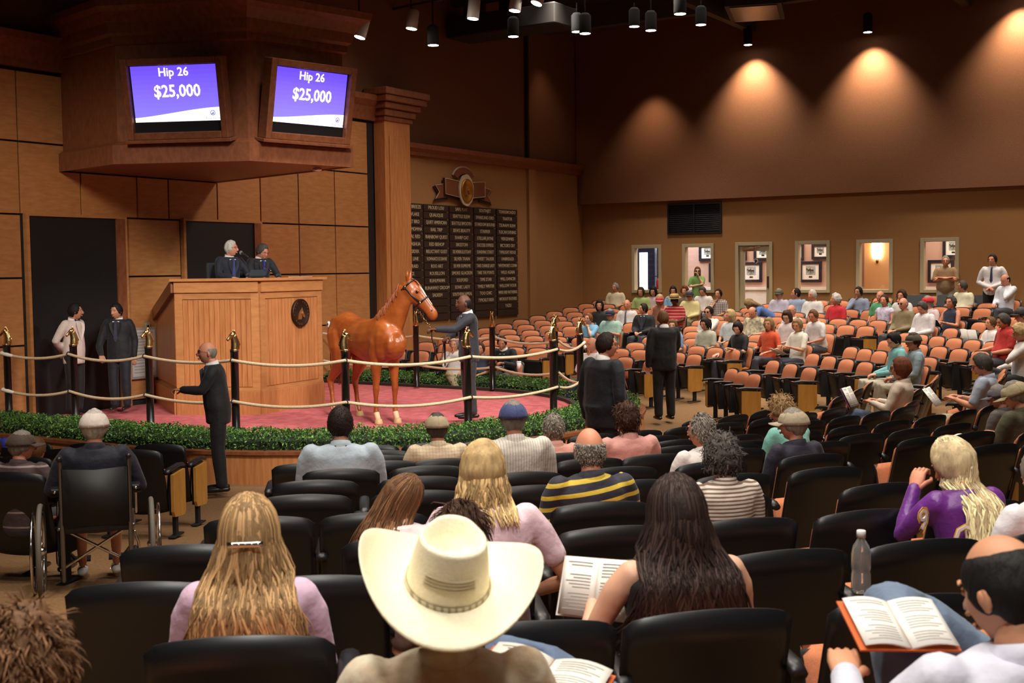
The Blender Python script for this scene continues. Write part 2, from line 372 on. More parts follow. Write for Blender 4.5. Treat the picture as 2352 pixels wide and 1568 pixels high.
for nme, ya, yb, z0, z1 in OPEN:
    wd = empty(nme, (0, 0, 0), kind='structure'); c = .085
    zz = z0 if z0 > 1.2 else .9
    g = G().box((28.955, ya-c, zz), (29.16, ya, z1)).box((28.955, yb, zz), (29.16, yb+c, z1)).box((28.955, yb+c, z1-c), (29.16, ya-c, z1))
    if z0 > 1.2: g.box((28.955, yb+c, z0), (29.16, ya-c, z0+c))
    g.build('casing', FRAMEW, wd, bevel=.008)
    if z0 > 1.2: G().box((29.05, yb+c, z0+c), (29.058, ya-c, z1-c)).build('pane', GLASS, wd, False)
    else:
        lf = G().box((29.04, ya-c-.13, .95), (29.09, ya-c, z1-c)).box((29.04, yb+c, .95), (29.09, yb+c+.10, z1-c)).box((29.04, yb+c+.10, z1-c-.14), (29.09, ya-c-.13, z1-c)).box((29.04, yb+c+.1, .95), (29.09, ya-c-.13, 1.15))
        lf.build('door_leaf', FRAMEW, wd, False)
        G().box((29.06, yb+c+.1, 1.15), (29.068, ya-c-.13, z1-c-.14)).build('pane', GLASS, wd, False)
        G().box((29.0, yb+c+.02, 2.0), (29.04, yb+c+.07, 2.28)).build('push_plate', mat('bronze', (.12,.07,.04), .4, .8), wd, False)
        g = G().box((28.98, 11.15, z1-.2), (29.04, 11.45, z1-.14)).box((28.90, 11.2, z1-.15), (28.93, 11.24, z1-.12)); g.tube([(28.95, 11.42, z1-.15), (28.86, 11.2, z1-.14), (29.03, 11.0, z1-.1)], .012, 6)
        g.build('door_closer', CHROME, wd, False)
        cl = G().torus((29.035, 11.12, 2.66), .055, .004, 20, 5, 'x')
        cl.loft([((29.03, 11.12+a, 2.63+b), V((0, r_, 0)), V((0, 0, r_))) for a, b, r_ in ((.02, -.015, .010), (.0, .02, .018), (-.02, .025, .008))], 8)
        cl.build('etched_emblem', mat('etched_white', srgb(240,240,236), .6, emit=0), wd)
# vent grille above the windows
vt = empty('ventilation_grille', (28.99, 12.73, 3.76), label='black rectangular air vent grille of two panels high on the tan back wall', category='vent')
G().box((-.012, -.72, -.37), (-.002, .72, .37)).build('backing', BLACKM, vt, False)
fr = G().box((-.05, -.74, -.39), (-.01, -.70, .39)).box((-.05, .70, -.39), (-.01, .74, .39)).box((-.05, -.70, .35), (-.01, .70, .39)).box((-.05, -.70, -.39), (-.01, .70, -.35)).box((-.05, -.02, -.35), (-.01, .02, .35))
fr.build('frame', BLACK, vt, False)
SM = G().box((-.035, -.335, -.008), (-.012, .335, .008)).mesh('slat', BLACK, False)
for k in range(14):
    for sx in (-.36, .36): o = link('slat', SM, vt); o.location = (0, sx, -.32+k*.049); o.rotation_euler = (0, .5, 0)
# ---- lobby behind the windows
LOBW = mat('lobby_pink_wall', srgb(196,160,142), .8)
LB = empty('wall_lobby', (0, 0, 0), kind='structure')
G().box((31.6, 3, .8), (31.75, 14.6, 4.6)).build('lobby_wall', LOBW, LB, False)
G().box((31.5, 3, .95), (31.6, 14.6, 1.9)).build('wainscot', mat('white_wainscot', srgb(225,222,215), .5), LB, False)
G().box((31.46, 3, 1.9), (31.6, 14.6, 1.97)).build('chair_rail', mat('white_wainscot', srgb(225,222,215), .5), LB, False)
G().box((29.14, 3, 4.3), (31.75, 17, 4.4)).build('lobby_ceiling', mat('lobby_white', srgb(220,215,205), .8), LB, False)
G().box((29.14, 3.0, .8), (31.75, 2.9, 4.4)).build('lobby_side_wall', LOBW, LB, False)
G().box((30.6, 9.30, .8), (31.6, 9.36, 4.3)).build('lobby_partition', mat('lobby_tan', srgb(196,150,100), .8), LB, False)
G().box((31.3, 7.8, .8), (31.35, 9.08, 4.3)).build('lobby_partition', mat('lobby_tan', srgb(196,150,100), .8), LB, False)
area((30.4, 9, 4.25), (30.4, 9, 0), 190, 1.6, 10, (1, .87, .74), 170)
area((30.4, 14.0, 4.2), (30.6, 14, 0), 60, 1.2, 2, (.75, .85, 1), 170)
# glazed outer door seen through the first window: dark stiles, daylight behind
ED = empty('door_4', (0, 0, 0), kind='structure')
pa = onx(1466, 570, 31.7); pb = onx(1504, 673, 31.7)
DK = mat('dark_blue_metal', srgb(38,42,60), .4)
def lobby_strip(xa, xb, ya_, yb_, x, m, par, nm, t=.05):
    a = onx(xa, ya_, x); b = onx(xb, yb_, x)
    return G().box((x, min(a.y, b.y), min(a.z, b.z)), (x+t, max(a.y, b.y), max(a.z, b.z))).build(nm, m, par, False)
lobby_strip(1458, 1530, 560, 720, 32.0, mat('white_door_frame', srgb(205,215,235), .6), ED, 'door_surround', .1)
lobby_strip(1466, 1489, 570, 720, 31.9, DK, ED, 'door_leaf')
lobby_strip(1488, 1503, 569, 720, 31.88, DK, ED, 'door_stile')
lobby_strip(1468.5, 1487.5, 580, 720, 31.86, mat('daylit_glass', srgb(225,235,255), .4, emit=2.2), ED, 'daylit_pane', .02)
lobby_strip(1509, 1525, 566, 720, 31.84, mat('dim_maroon', srgb(70,42,48), .8), ED, 'hall_beyond', .02)
# fire extinguisher in the lobby
p = onx(1513.5, 655, 31.3); fe = empty('fire_extinguisher', (31.3, p.y, p.z-.25), label='red fire extinguisher hanging in the lobby, seen through the leftmost window', category='extinguisher')
G().lathe([(.05, 0), (.075, .03), (.075, .36), (.05, .43), (.02, .45)], 14).build('cylinder', mat('red_paint', srgb(190,30,30), .35), fe)
g = G().lathe([(.025, .45), (.025, .50), (.01, .52)], 10); g.tube([(0, 0, .5), (.0, .12, .5)], .012, 6); g.tube([(0, .02, .49), (.02, -.10, .44), (.03, -.11, .2)], .014, 6); g.build('valve', BLACK, fe)
# framed racing photographs
def racing_print(pl, pt, pr, pb_, lab, seed):
    a = onx(pl, pt, 31.55); b = onx(pr, pb_, 31.55); cy = (a.y+b.y)/2; cz = (a.z+b.z)/2; w_ = abs(a.y-b.y); h = abs(a.z-b.z)
    e = empty('framed_picture', (31.585, cy, cz), label=lab, category='picture', group='framed racing photographs in the lobby')
    t = .055*min(1, w_/.5)+.02
    g = G()
    for s_ in (-1, 1): g.box((-.05, s_*(w_/2)-(t if s_ > 0 else 0), -h/2), (0, s_*(w_/2)+(0 if s_ > 0 else t), h/2))
    g.box((-.05, -w_/2+t, h/2-t), (0, w_/2-t, h/2)).box((-.05, -w_/2+t, -h/2), (0, w_/2-t, -h/2+t)); g.build('frame', mat('navy_black_frame', srgb(26,28,40), .4), e, bevel=.006)
    G().box((-.02, -w_/2+t, -h/2+t), (-.004, w_/2-t, h/2-t)).build('mount', mat('picture_mount', srgb(236,236,228), .8), e, False)
    iw, ih = w_*.42, h*.40; rd = random.Random(seed)
    G().box((-.026, -iw/2, -ih/2+.04), (-.02, iw/2, ih/2+.04)).build('photograph', mat('print_green', srgb(110,128,84), .6, kind='noise', scale=9, col2=srgb(168,180,190)), e, False)
    g = G()
    for q in range(2):
        y = (-.16+.3*q)*iw; hb = ih*.30
        g.ball((-.028, y, .04), (.003, iw*.2, hb*.32), 8); g.tube([(-.028, y+iw*.14, .05), (-.028, y+iw*.24, .05+hb*.5), (-.028, y+iw*.32, .05+hb*.35)], iw*.035, 5)
        for k in (-.14, -.06, .08, .15): g.tube([(-.028, y+iw*k, .02), (-.028, y+iw*(k*1.5), .04-hb*.9)], iw*.014, 4)
    g.build('horses', mat('print_brown', srgb(70,40,28), .6), e)
    g = G()
    for q in range(2): g.ball((-.029, (-.14+.3*q)*iw, .04+ih*.2), (.003, iw*.05, ih*.12), 6)
    g.build('jockeys', mat('print_white', srgb(225,215,200), .6), e)
    G().box((-.026, -iw*.18, -h/2+t+.05), (-.018, iw*.18, -h/2+t+.085)).build('caption_plate', BLACK, e, False)
PX = [(1605, 562, 1645, 599, 'upper framed racing photograph seen through the second window from the left', 1),
      (1628, 604, 1668, 648, 'lower framed racing photograph at right edge of the second window', 2),
      (1731, 562, 1773, 598, 'upper framed racing photograph seen through the glass door', 3), (1700, 602, 1750, 648, 'lower framed racing photograph centred in the glass door', 4),
      (1694, 560, 1715, 597, 'sliver of an upper framed photograph at left of the glass door', 5),
      (1836, 600, 1887, 648, 'lower framed photograph of two racing horses in the third window', 6), (1864, 560, 1904, 595, 'upper framed photograph at right in the third window', 7), (1812, 560, 1846, 597, 'upper framed photograph cut by left side of the third window', 8),
      (2131, 597, 2191, 649, 'lower framed racing photograph behind the man in the rightmost window', 9), (2165, 545, 2214, 592, 'upper framed racing photograph in the rightmost window', 10)]
for a in PX: racing_print(*a)
# lit wall sconce in window 4
p = onx(2014, 577, 31.25); sc = empty('wall_sconce', (31.28, p.y, p.z), label='glowing white half-cylinder wall sconce seen through the fourth window', category='wall lamp')
G().loft([((-.02, 0, z), V((.09*k, 0, 0)), V((0, .14*k, 0))) for z, k in ((-.19, .75), (-.17, .8), (0, 1.0), (.2, .95), (.24, .9))], 16).build('shade', mat('lit_glass', (1, .86, .62), .4, emit=9), sc)
G().lathe([(.02, -.3), (.035, -.26), (.03, -.19)], 10).build('finial', mat('bronze', (.12,.07,.04), .4, .8), sc)
# ---- ring: carpet, curb, hedge, planter wall
def upath(r, n=28, y1=15.88, off=0.):
    P = [(14.7-r, y1)]
    for i in range(n+1): a = PI+PI*i/n; P.append((14.7+r*math.cos(a), 12.2+r*math.sin(a)))
    P.append((14.7+r, y1)); return P
def uband(r0, r1, z0, z1, name, m, **k):
    A, Bp = upath(r0), upath(r1); g = G(); rs = [[(a[0], a[1], z0), (b[0], b[1], z0), (b[0], b[1], z1), (a[0], a[1], z1)] for a, b in zip(A, Bp)]
    g.rings(rs); return g.build(name, m, smooth=False, **k)
RING = empty('sales_ring', (0, 0, 0), label='raised rose-carpeted sales ring floor with dark curb in front of the stage', category='ring floor')
def under(o, par): o.parent = par; return o
g = G().prism(upath(3.42), .02, .38); under(g.build('carpet', CARPET, smooth=False), RING)
under(uband(3.42, 3.54, .02, .43, 'curb', mat('dark_curb', srgb(52,40,32), .7)), RING)
PLN = empty('ring_planter', (0, 0, 0), label='curved low wooden planter wall running round the outside of the ring', category='planter')
under(uband(4.42, 4.5, .0, .36, 'planter_wall', WOODV), PLN); under(uband(4.38, 4.53, .36, .40, 'rim', WOODR), PLN)
under(uband(3.54, 4.42, .02, .33, 'soil', mat('soil', (.02,.014,.01), .95)), PLN)
def hedge():
    g = G(); rd = random.Random(3); Pc = upath(3.98, 60)
    L_ = []
    for i in range(len(Pc)-1):
        a, b = V((*Pc[i], 0)), V((*Pc[i+1], 0)); L_.append((a, b, (b-a).length))
    tot = sum(x[2] for x in L_)
    for k in range(52000):
        t = rd.random()*tot; i = 0
        while t > L_[i][2]: t -= L_[i][2]; i += 1
        a, b, l = L_[i]; d = (b-a)/l; nrm = V((d.y, -d.x, 0)); q = rd.uniform(-1, 1); off = q*.42
        base = a+d*t+nrm*off
        nz = noise.noise(base*3.2)*.06+noise.noise(base*11)*.04
        top = .60+nz-.10*abs(q)**3
        z = top-abs(rd.gauss(0, .05)) if rd.random() < .72 else rd.uniform(.36, top)
        if k % 4 == 0: off = (1 if k % 8 else -1)*rd.uniform(.38, .46); base = a+d*t+nrm*off; z = rd.uniform(.34, .56)
        if z < .34: z = .36
        s_ = rd.uniform(.013, .024); ax = V((rd.gauss(0, 1), rd.gauss(0, 1), rd.gauss(0, .6)+.3)).normalized(); u = ax.orthogonal().normalized(); w_ = ax.cross(u)
        an = rd.uniform(0, 6.28); u, w_ = u*math.cos(an)+w_*math.sin(an), w_*math.cos(an)-u*math.sin(an)
        c = V((base.x, base.y, z)); o = len(g.v)
        g.v += [c-u*s_, c+w_*s_*.5+ax*.004, c+u*s_, c-w_*s_*.5+ax*.004]; g.f.append([o, o+1, o+2, o+3]); g.m.append(0 if rd.random() < .75 else 1)
    return g
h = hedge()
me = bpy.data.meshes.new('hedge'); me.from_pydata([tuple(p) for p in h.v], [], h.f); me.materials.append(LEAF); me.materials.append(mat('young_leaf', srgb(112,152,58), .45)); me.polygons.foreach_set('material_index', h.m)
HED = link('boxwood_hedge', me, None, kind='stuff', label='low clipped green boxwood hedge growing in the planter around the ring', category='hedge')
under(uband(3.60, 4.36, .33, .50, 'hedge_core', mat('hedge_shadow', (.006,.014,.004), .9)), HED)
# ---- hanging box with the screens
def offset_poly(P, d):
    out = []
    n = len(P)
    for i in range(n):
        a, b, c = V(P[i-1]), V(P[i]), V(P[(i+1) % n]); n1 = V(((b-a).y, -(b-a).x)).normalized(); n2 = V(((c-b).y, -(c-b).x)).normalized()
        k = (n1+n2); k = k/(1+n1.dot(n2)); out.append(b+k*d)
    return out
def bandpoly(P, prof, name, m, par, y1=15.99):
    g = G(); rs = []
    for d, z in prof:
        Q = offset_poly(P, d); rs.append([(q.x, min(q.y, y1), z) for q in Q])
    g.rings(rs); return g.build(name, m, par, False)
BX = [(12.38, 16.4), (12.02, 14.3), (12.85, 12.45), (14.62, 12.05), (15.62, 16.4)]
HB = empty('hanging_screen_housing', (13.6, 14.2, 4.1), label='large faceted cherry wood housing hung from the stage wall above the podium', category='housing')
HB0 = V((13.6, 14.2, 4.1)); PB = [(x-HB0.x, y-HB0.y) for x, y in BX]; y1 = 15.96-HB0.y
bandpoly(PB, [(-.02, .02), (0, 0), (.02, .0), (.02, .27), (-.05, .31), (-.08, .33)], 'lower_fascia', WOODR, HB, y1)
bandpoly(PB, [(-.08, .3), (-.08, 1.95)], 'body', WOODR, HB, y1)
bandpoly(PB, [(-.06, 1.7), (-.02, 1.72), (-.02, 1.82), (.03, 1.86), (.06, 2.0), (.16, 2.14), (.24, 2.2), (.26, 2.3), (.2, 2.32)], 'crown', WOODR, HB, y1)
def screen(P0, P1, cz, lab, wdt=1.30, hgt=.93, tilt=11, shift=.0):
    a, b = V((*P0, 0)), V((*P1, 0)); d = (b-a).normalized(); n = V((d.y, -d.x, 0)); mid = (a+b)/2+d*shift
    e = bpy.data.objects.new('wall_screen', None); COL.objects.link(e); e['label'] = lab; e['category'] = 'screen'; e['group'] = 'auction screens above the podium'
    zt = (V((0, 0, 1))*math.cos(R(tilt))+n*math.sin(R(tilt))).normalized(); nn = d.cross(zt).normalized()
    if nn.dot(n) < 0: nn = -nn
    e.matrix_world = frame(d, zt, nn, V((mid.x, mid.y, cz))+n*.20)
    w2, h2 = wdt/2, hgt/2; t = .10
    g = G().box((-w2-t, -h2-t, -.16), (-w2, h2+t, .05)).box((w2, -h2-t, -.16), (w2+t, h2+t, .05)).box((-w2, h2, -.16), (w2, h2+t, .05)).box((-w2, -h2-t, -.16), (w2, -h2, .05))
    g.build('frame', WOODR, e, bevel=.012)
    G().box((-w2-t-.04, -h2-t-.05, -.2), (w2+t+.04, -h2-t, .07)).build('sill', WOODR, e, bevel=.01)
    G().box((-w2-.02, -h2-.02, -.14), (w2+.02, h2+.02, -.03)).build('bezel', BLACK, e, False)
    sb = -h2+.145
    # picture: violet field (vertical gradient shown by the screen) and white swoosh
    g = G(); nx_, ny_ = 1, 12
    for j in range(ny_):
        g.box((-w2+.02, sb+(h2-.01-sb)*j/ny_, -.03), (w2-.02, sb+(h2-.01-sb)*(j+1)/ny_, -.026), j)
    ms = []
    for j in range(ny_):
        t_ = j/(ny_-1); c = [(.16, .13, .80), (.14, .09, .78), (.10, .05, .62)]
        k = t_*2; q = c[0] if k < 1 else c[1]; q2 = c[1] if k < 1 else c[2]; k = k % 1 if k < 2 else 1
        ms.append(mat('screen_violet_%d' % j, tuple(q[i]*(1-k)+q2[i]*k for i in range(3)), .5, emit=1.15))
    g.build('screen_picture', ms, e, False)
    g = G(); top = [(-w2+.02+(wdt-.04)*i/20, sb+.11+.055*math.sin((i/20-.45)*2.6)+.02*i/20) for i in range(21)]
    g.prism([(-w2+.02, sb-.0)]+[(w2-.02, sb)]+top[::-1], -.0258, -.023); g.build('white_swoosh', mat('screen_white', (.95, .97, 1), .5, emit=1.1), e, False)
    TW = mat('screen_text', (.93, .96, 1), .5, emit=1.15); TG = mat('screen_faint_text', (.42, .44, .62), .5, emit=.7)
    f = lambda x, y: Matrix.Translation((x, y, -.0228))
    text('Hip 26', e, TW, .165, f(0, h2-.105), bold=.002); text('$25,000', e, mat('screen_price', (.88, .95, .86), .5, emit=1.15), .235, f(.03, h2-.37), bold=.004, sx=.9)
    text('The July Sale 2011 / Heiligbrodt Dispersal', e, TG, .050, f(-.13, sb+.040) @ Matrix.Translation((0, 0, .0025))); text('Fasig-Tipton', e, mat('screen_navy', (.12, .14, .4), .5, emit=.8), .042, f(w2-.125, sb+.03) @ Matrix.Translation((0, 0, .0025)))
    lg = G().torus((w2-.125, sb+.105, -.0225), .032, .006, 20, 5); lg.ball((w2-.12, sb+.10, -.0225), (.012, .02, .002), 8); lg.ball((w2-.137, sb+.092, -.0225), (.014, .009, .002), 8)
    lg.build('emblem', mat('screen_navy', (.12, .14, .4), .5, emit=.8), e)
    return e
screen(BX[1], BX[2], 4.98, 'left wall screen reading Hip 26 and $25,000, facing left of the ring', shift=.02)
screen(BX[2], BX[3], 4.98, 'right wall screen reading Hip 26 and $25,000, angled toward the right', shift=.03)
# small lamp glow under the housing
G().lathe([(.07, 0), (.07, .05), (.02, .06)], 14, c=(14.35, 12.5, 4.05)).build('downlight', CHROME, None, label='small round downlight under the right corner of the hanging housing', category='lamp')
# ---- podium
PD = [(14.31, 16.4), (13.01, 14.21), (13.63, 13.08), (15.22, 13.25), (15.75, 16.4)]
PO = V((14.3, 14.6, .38)); PP = [(x-PO.x, y-PO.y) for x, y in PD]; yw = 15.92-PO.y
POD = empty('auction_podium', PO, label='tall light maple auctioneers podium with round bronze horse emblem on its front', category='podium')
def wallseg(a, b, z0, z1a, z1b, t, name, m, par, out=0.):
    a, b = V((*a, 0)), V((*b, 0)); d = (b-a).normalized(); n = V((d.y, -d.x, 0)); o = n*out; g = G()
    v = [a+o, b+o, b+o-n*t, a+o-n*t]; g.add([(p.x, p.y, z0) for p in v]+[(v[0].x, v[0].y, z1a), (v[1].x, v[1].y, z1b), (v[2].x, v[2].y, z1b), (v[3].x, v[3].y, z1a)],
        [(3,2,1,0),(4,5,6,7),(0,1,5,4),(1,2,6,5),(2,3,7,6),(3,0,4,7)]); return g.build(name, m, par, False)
segs = [(0, 1, 1.55, 2.02), (1, 2, 2.02, 2.02), (2, 3, 2.02, 2.02), (3, 4, 2.02, 2.02)]
for i, j, za, zb in segs:
    A, Bq = PP[i], PP[j]
    if i == 0: A = (A[0]-.15, yw)
    if j == 4: Bq = (Bq[0], yw)
    wallseg(A, Bq, 0, za, zb, .06, 'podium_wall', WOODV, POD)
    wallseg(A, Bq, 0, .34, .34, .05, 'plinth', WOODV, POD, .05); wallseg(A, Bq, .34, .37, .37, .03, 'plinth_cap', WOOD, POD, .035)
    wallseg(A, Bq, za-.17 if i else za-.17, za+.0, zb+.0, .07, 'cornice', WOOD, POD, .05) if i else None
    if i == 0:
        # sloping stair parapet cap
        a, b = V((*A, 0)), V((*Bq, 0)); g = G(); d = (b-a).normalized(); n = V((d.y, -d.x, 0))
        g.add([tuple(a+n*.06+V((0,0,za-.17))), tuple(b+n*.06+V((0,0,zb-.17))), tuple(b-n*.07+V((0,0,zb-.17))), tuple(a-n*.07+V((0,0,za-.17))),
               tuple(a+n*.06+V((0,0,za+.02))), tuple(b+n*.06+V((0,0,zb+.02))), tuple(b-n*.07+V((0,0,zb+.02))), tuple(a-n*.07+V((0,0,za+.02)))],
              [(3,2,1,0),(4,5,6,7),(0,1,5,4),(1,2,6,5),(2,3,7,6),(3,0,4,7)]); g.build('sloping_cap', WOODR, POD, False)
    L_ = (V(Bq)-V(A)).length; nb = max(3, int(L_/.098)); m0 = .12 if i in (1, 2) else .05
    for k in range(nb):
        t0 = (m0+(L_-2*m0)*k/nb)/L_; t1 = (m0+(L_-2*m0)*(k+1)/nb)/L_; ex = .004/L_
        za_ = za-.28+(zb-za)*t0; p0 = V(A).lerp(V(Bq), t0+ex); p1 = V(A).lerp(V(Bq), t1-ex); zb_ = za-.28+(zb-za)*t1
        wallseg(p0, p1, .42, za_, zb_, .02, 'board', WOODV, POD, .012)
    if i in (1, 2):   # stiles and rails of the recessed panel
        for t0, t1, z0, z1 in ((0, m0/L_, .37, za-.17), (1-m0/L_, 1, .37, za-.17), (m0/L_, 1-m0/L_, za-.27, za-.17), (m0/L_, 1-m0/L_, .37, .41)):
            wallseg(V(A).lerp(V(Bq), t0), V(A).lerp(V(Bq), t1), z0, z1, z1, .02, 'stile', WOOD, POD, .022)
g = G(); Q = offset_poly(PP, .09); Q2 = offset_poly(PP, -.35)
top = [(Q[1].x, Q[1].y), (Q[2].x, Q[2].y), (Q[3].x, Q[3].y), (Q2[3].x, Q2[3].y+.1), (Q2[2].x, Q2[2].y), (Q2[1].x, Q2[1].y)]
g.prism(top, 2.02, 2.06); g.build('counter_top', WOOD, POD, False)
g = G(); Q3 = offset_poly(PP, -.07); g.prism([(q.x, min(q.y, yw-.04)) for q in Q3], 0, 1.33); g.build('platform', WOODR, POD, False)
a, b = V((*PP[2], 0)), V((*PP[3], 0)); d = (b-a).normalized(); n = V((d.y, -d.x, 0)); mm = frame(d, V((0, 0, 1)), n, a.lerp(b, .62)+n*.04+V((0, 0, 1.50)))
g = G().lathe([(.22, -.02), (.22, .02), (.205, .028), (.195, .018), (.0, .016)], 40, mx=mm); em = g.build('emblem_disc', mat('bronze_dark', srgb(48,30,20), .45, .5), POD)
BRZ = mat('bronze_relief', srgb(168,108,62), .4, .6)
def horse_relief(par, mx, s, m):
    g = G(); pts = [(-.10,-.62), (.05,-.42), (.02,-.2), (.18,-.32), (.42,-.46), (.55,-.40), (.52,-.22), (.36,.02), (.22,.30), (.14,.42), (.10,.62), (.0,.44), (-.2,.32), (-.42,.05), (-.55,-.35), (-.58,-.62)]
    g.prism([(x*s, y*s) for x, y in pts], 0, .012, 0, mx); g.ball((mx @ V((.02*s, .02*s, .012))), s*.2, 8, rot=None); return g.build('horse_head_relief', m, par, False)
horse_relief(em, mm @ Matrix.Translation((0, -.01, .017)), .15, BRZ)
for k in range(22):
    an = 2*PI*k/22
    if k % 11 in (0,): continue
    ch = 'FASIG TIPTON COMPANY  '[k] if k < 22 else ''
    if ch.strip(): text(ch, em, BRZ, .036, mm @ Matrix.Rotation(PI/2-an+PI/2+.3, 4, 'Z') @ Matrix.Translation((0, .178, .019)))
# ---- honour board
HBD = empty('honour_board', (23.4, 15.97, 2.7), label='honour board of dark name plates in five columns on the tan wall', category='sign board')
NAMES = [['MEADOW BREEZE','MEADOWLAKE','MINE THAT BIRD','MONA DE MOMMA','MONTREAL RED','NOBLE NASHUA','NORTH SIDER','ON THE LINE','PANTY RAID','PEACE','PLACID','','','','',''],
 ['PROUD LOU','QUALIQUE','QUIET AMERICAN','RAIL TRIP','RAINBOW QUEST','RED BISHOP','RELUCTANT GUEST','ROMANCE IS DIANE','ROO ART','ROUSILLON','RUHLMANN','RUNAWAY GROOM','SADEEM','','',''],
 ['SAFE PLAY','SEATTLE SLEW','SEATTLE SMOOTH',"SEFA'S BEAUTY",'SHARP CAT','SIKESTON','SILVERBULLETDAY','SILVER TRAIN','SILVER SUPREME','SMOKE GLACKEN','SOLFORD','SONIC LADY','SOUTHERN APPEAL','SOUTHERN','',''],
 ['SOUTHJET','SPARKLING OBO','STARDOM BOUND','STARRER','STELLAR JAYNE','SUCCESS EXPRESS','SUNSHINE STREET','SWEET TALKER','TAKE CHARGE LADY','TAKE THE POINTS','TIME STAR','TIMELY WRITER','TOO CHIC','TYPICALLY IRISH','',''],
 ['TORRISMONDO','TRAITOR','TSUNAMI SLEW','TUSCAN EVENING','VERGENNES',"VICTOR'S CRY",'TWILIGHT RIDGE','UNBRIDLED',"WHITMORE'S CONN",'WILD AGAIN','WILL DANCER','WILLOW HOUR','WIND AND WUTHERING','WITHOUT FEATHERS','YAZU','']]
xe = [(925, 969), (972.5, 1029), (1032, 1085), (1088, 1137), (1140, 1187)]; cols = []
for a, b in xe: cols.append((ony(a, 600, 15.97).x, ony(b, 600, 15.97).x))
cols[0] = (cols[1][0]-(cols[1][1]-cols[1][0])-.07, cols[0][1])
z1, z0 = 3.98, 1.41; rh = (z1-z0)/16
PM = {}
for ci, (xa, xb) in enumerate(cols):
    wd = xb-xa; pm = G().box((-wd/2, -.03, -rh/2+.008), (wd/2, 0, rh/2-.008)).mesh('name_plate', PLATE, False)
    for ri in range(16):
        zc = z1-rh*(ri+.5); o = link('name_plate', pm, HBD); o.location = ((xa+xb)/2-23.4, 0, zc-2.7)
        s = NAMES[ci][ri]
        if s:
            sz = .105; wlen = len(s)*.062; sx = min(1.0, (wd-.06)/(wlen*1.10))
            text(s, o, GOLDT, sz, frame((1, 0, 0), (0, 0, 1), (0, -1, 0), (0, -.031, 0)), sx=sx, ext=.002, bold=.001)
# emblem over the board
EM = empty('wall_emblem', (23.31, 15.97, 4.36), label='ribbon banner emblem with white oval and gold horse medallion above the honour board', category='emblem')
RB = mat('ribbon_brown', srgb(120,66,40), .5); RD = mat('ribbon_shadow', srgb(40,26,20), .7); RWH = mat('ribbon_edge', srgb(200,185,160), .5)
def xz(poly, a, b): return G().prism([(x, z) for x, z in poly], -a, -b, axis=1)
for s_ in (-1, 1):
    tail = [(s_*.62, .10), (s_*1.14, .04), (s_*.98, -.10), (s_*1.14, -.26), (s_*.62, -.20)]
    body = [(s_*.2, .17), (s_*.80, .22), (s_*.80, -.14), (s_*.2, -.20)]
    xz([(x*1.03, z*1.12-.03) for x, z in tail], .005, .03).build('ribbon_drop_shadow', RD, EM, False); xz(tail, .03, .05).build('ribbon_tail', RB, EM, False)  # dark lowered copy of the ribbon, painted as the shade beneath it
    xz([(x*1.02, z*1.15-.03) for x, z in body], .03, .06).build('ribbon_drop_shadow', RD, EM, False); xz(body, .06, .09).build('ribbon', RB, EM, False)
    g = G().tube([(s_*.2, -.095, .165), (s_*.80, -.095, .21)], .008, 5); g.tube([(s_*.2, -.095, -.195), (s_*.80, -.095, -.135), (s_*.80, -.095, .21)], .008, 5); g.tube([(s_*.84, -.055, .08), (s_*1.12, -.055, .04), (s_*.98, -.055, -.10), (s_*1.12, -.055, -.25)], .008, 5); g.build('ribbon_piping', RWH, EM)
arc = [(.42*math.cos(a), .20+.30*math.sin(a)) for a in [R(20+140*i/12) for i in range(13)]]+[(.28*math.cos(a), .17+.18*math.sin(a)) for a in [R(160-140*i/12) for i in range(13)]]
xz([(x*1.08, z*1.05) for x, z in arc], .005, .03).build('arch_backing', RWH, EM, False); xz(arc, .03, .06).build('arch', RB, EM, False)
xz([(.29*math.cos(a)*(1+.02*math.sin(7*a)), -.02+.36*math.sin(a)*(1+.02*math.cos(9*a))) for a in [2*PI*i/40 for i in range(40)]], .09, .12).build('white_oval', mat('aged_white', srgb(196,182,150), .6), EM, False)
GLD = mat('gold_leaf', srgb(190,130,50), .35, .8)
g = G().lathe([(.23, 0), (.23, .03), (.19, .035), (.18, .02), (0, .02)], 32, mx=frame((1,0,0), (0,0,1.15), (0,-1,0), (0,-.12,-.03))); md = g.build('medallion', GLD, EM)
horse_relief(md, frame((1,0,0), (0,0,1), (0,-1,0), (0,-.142,-.03)), .16, BRZ)
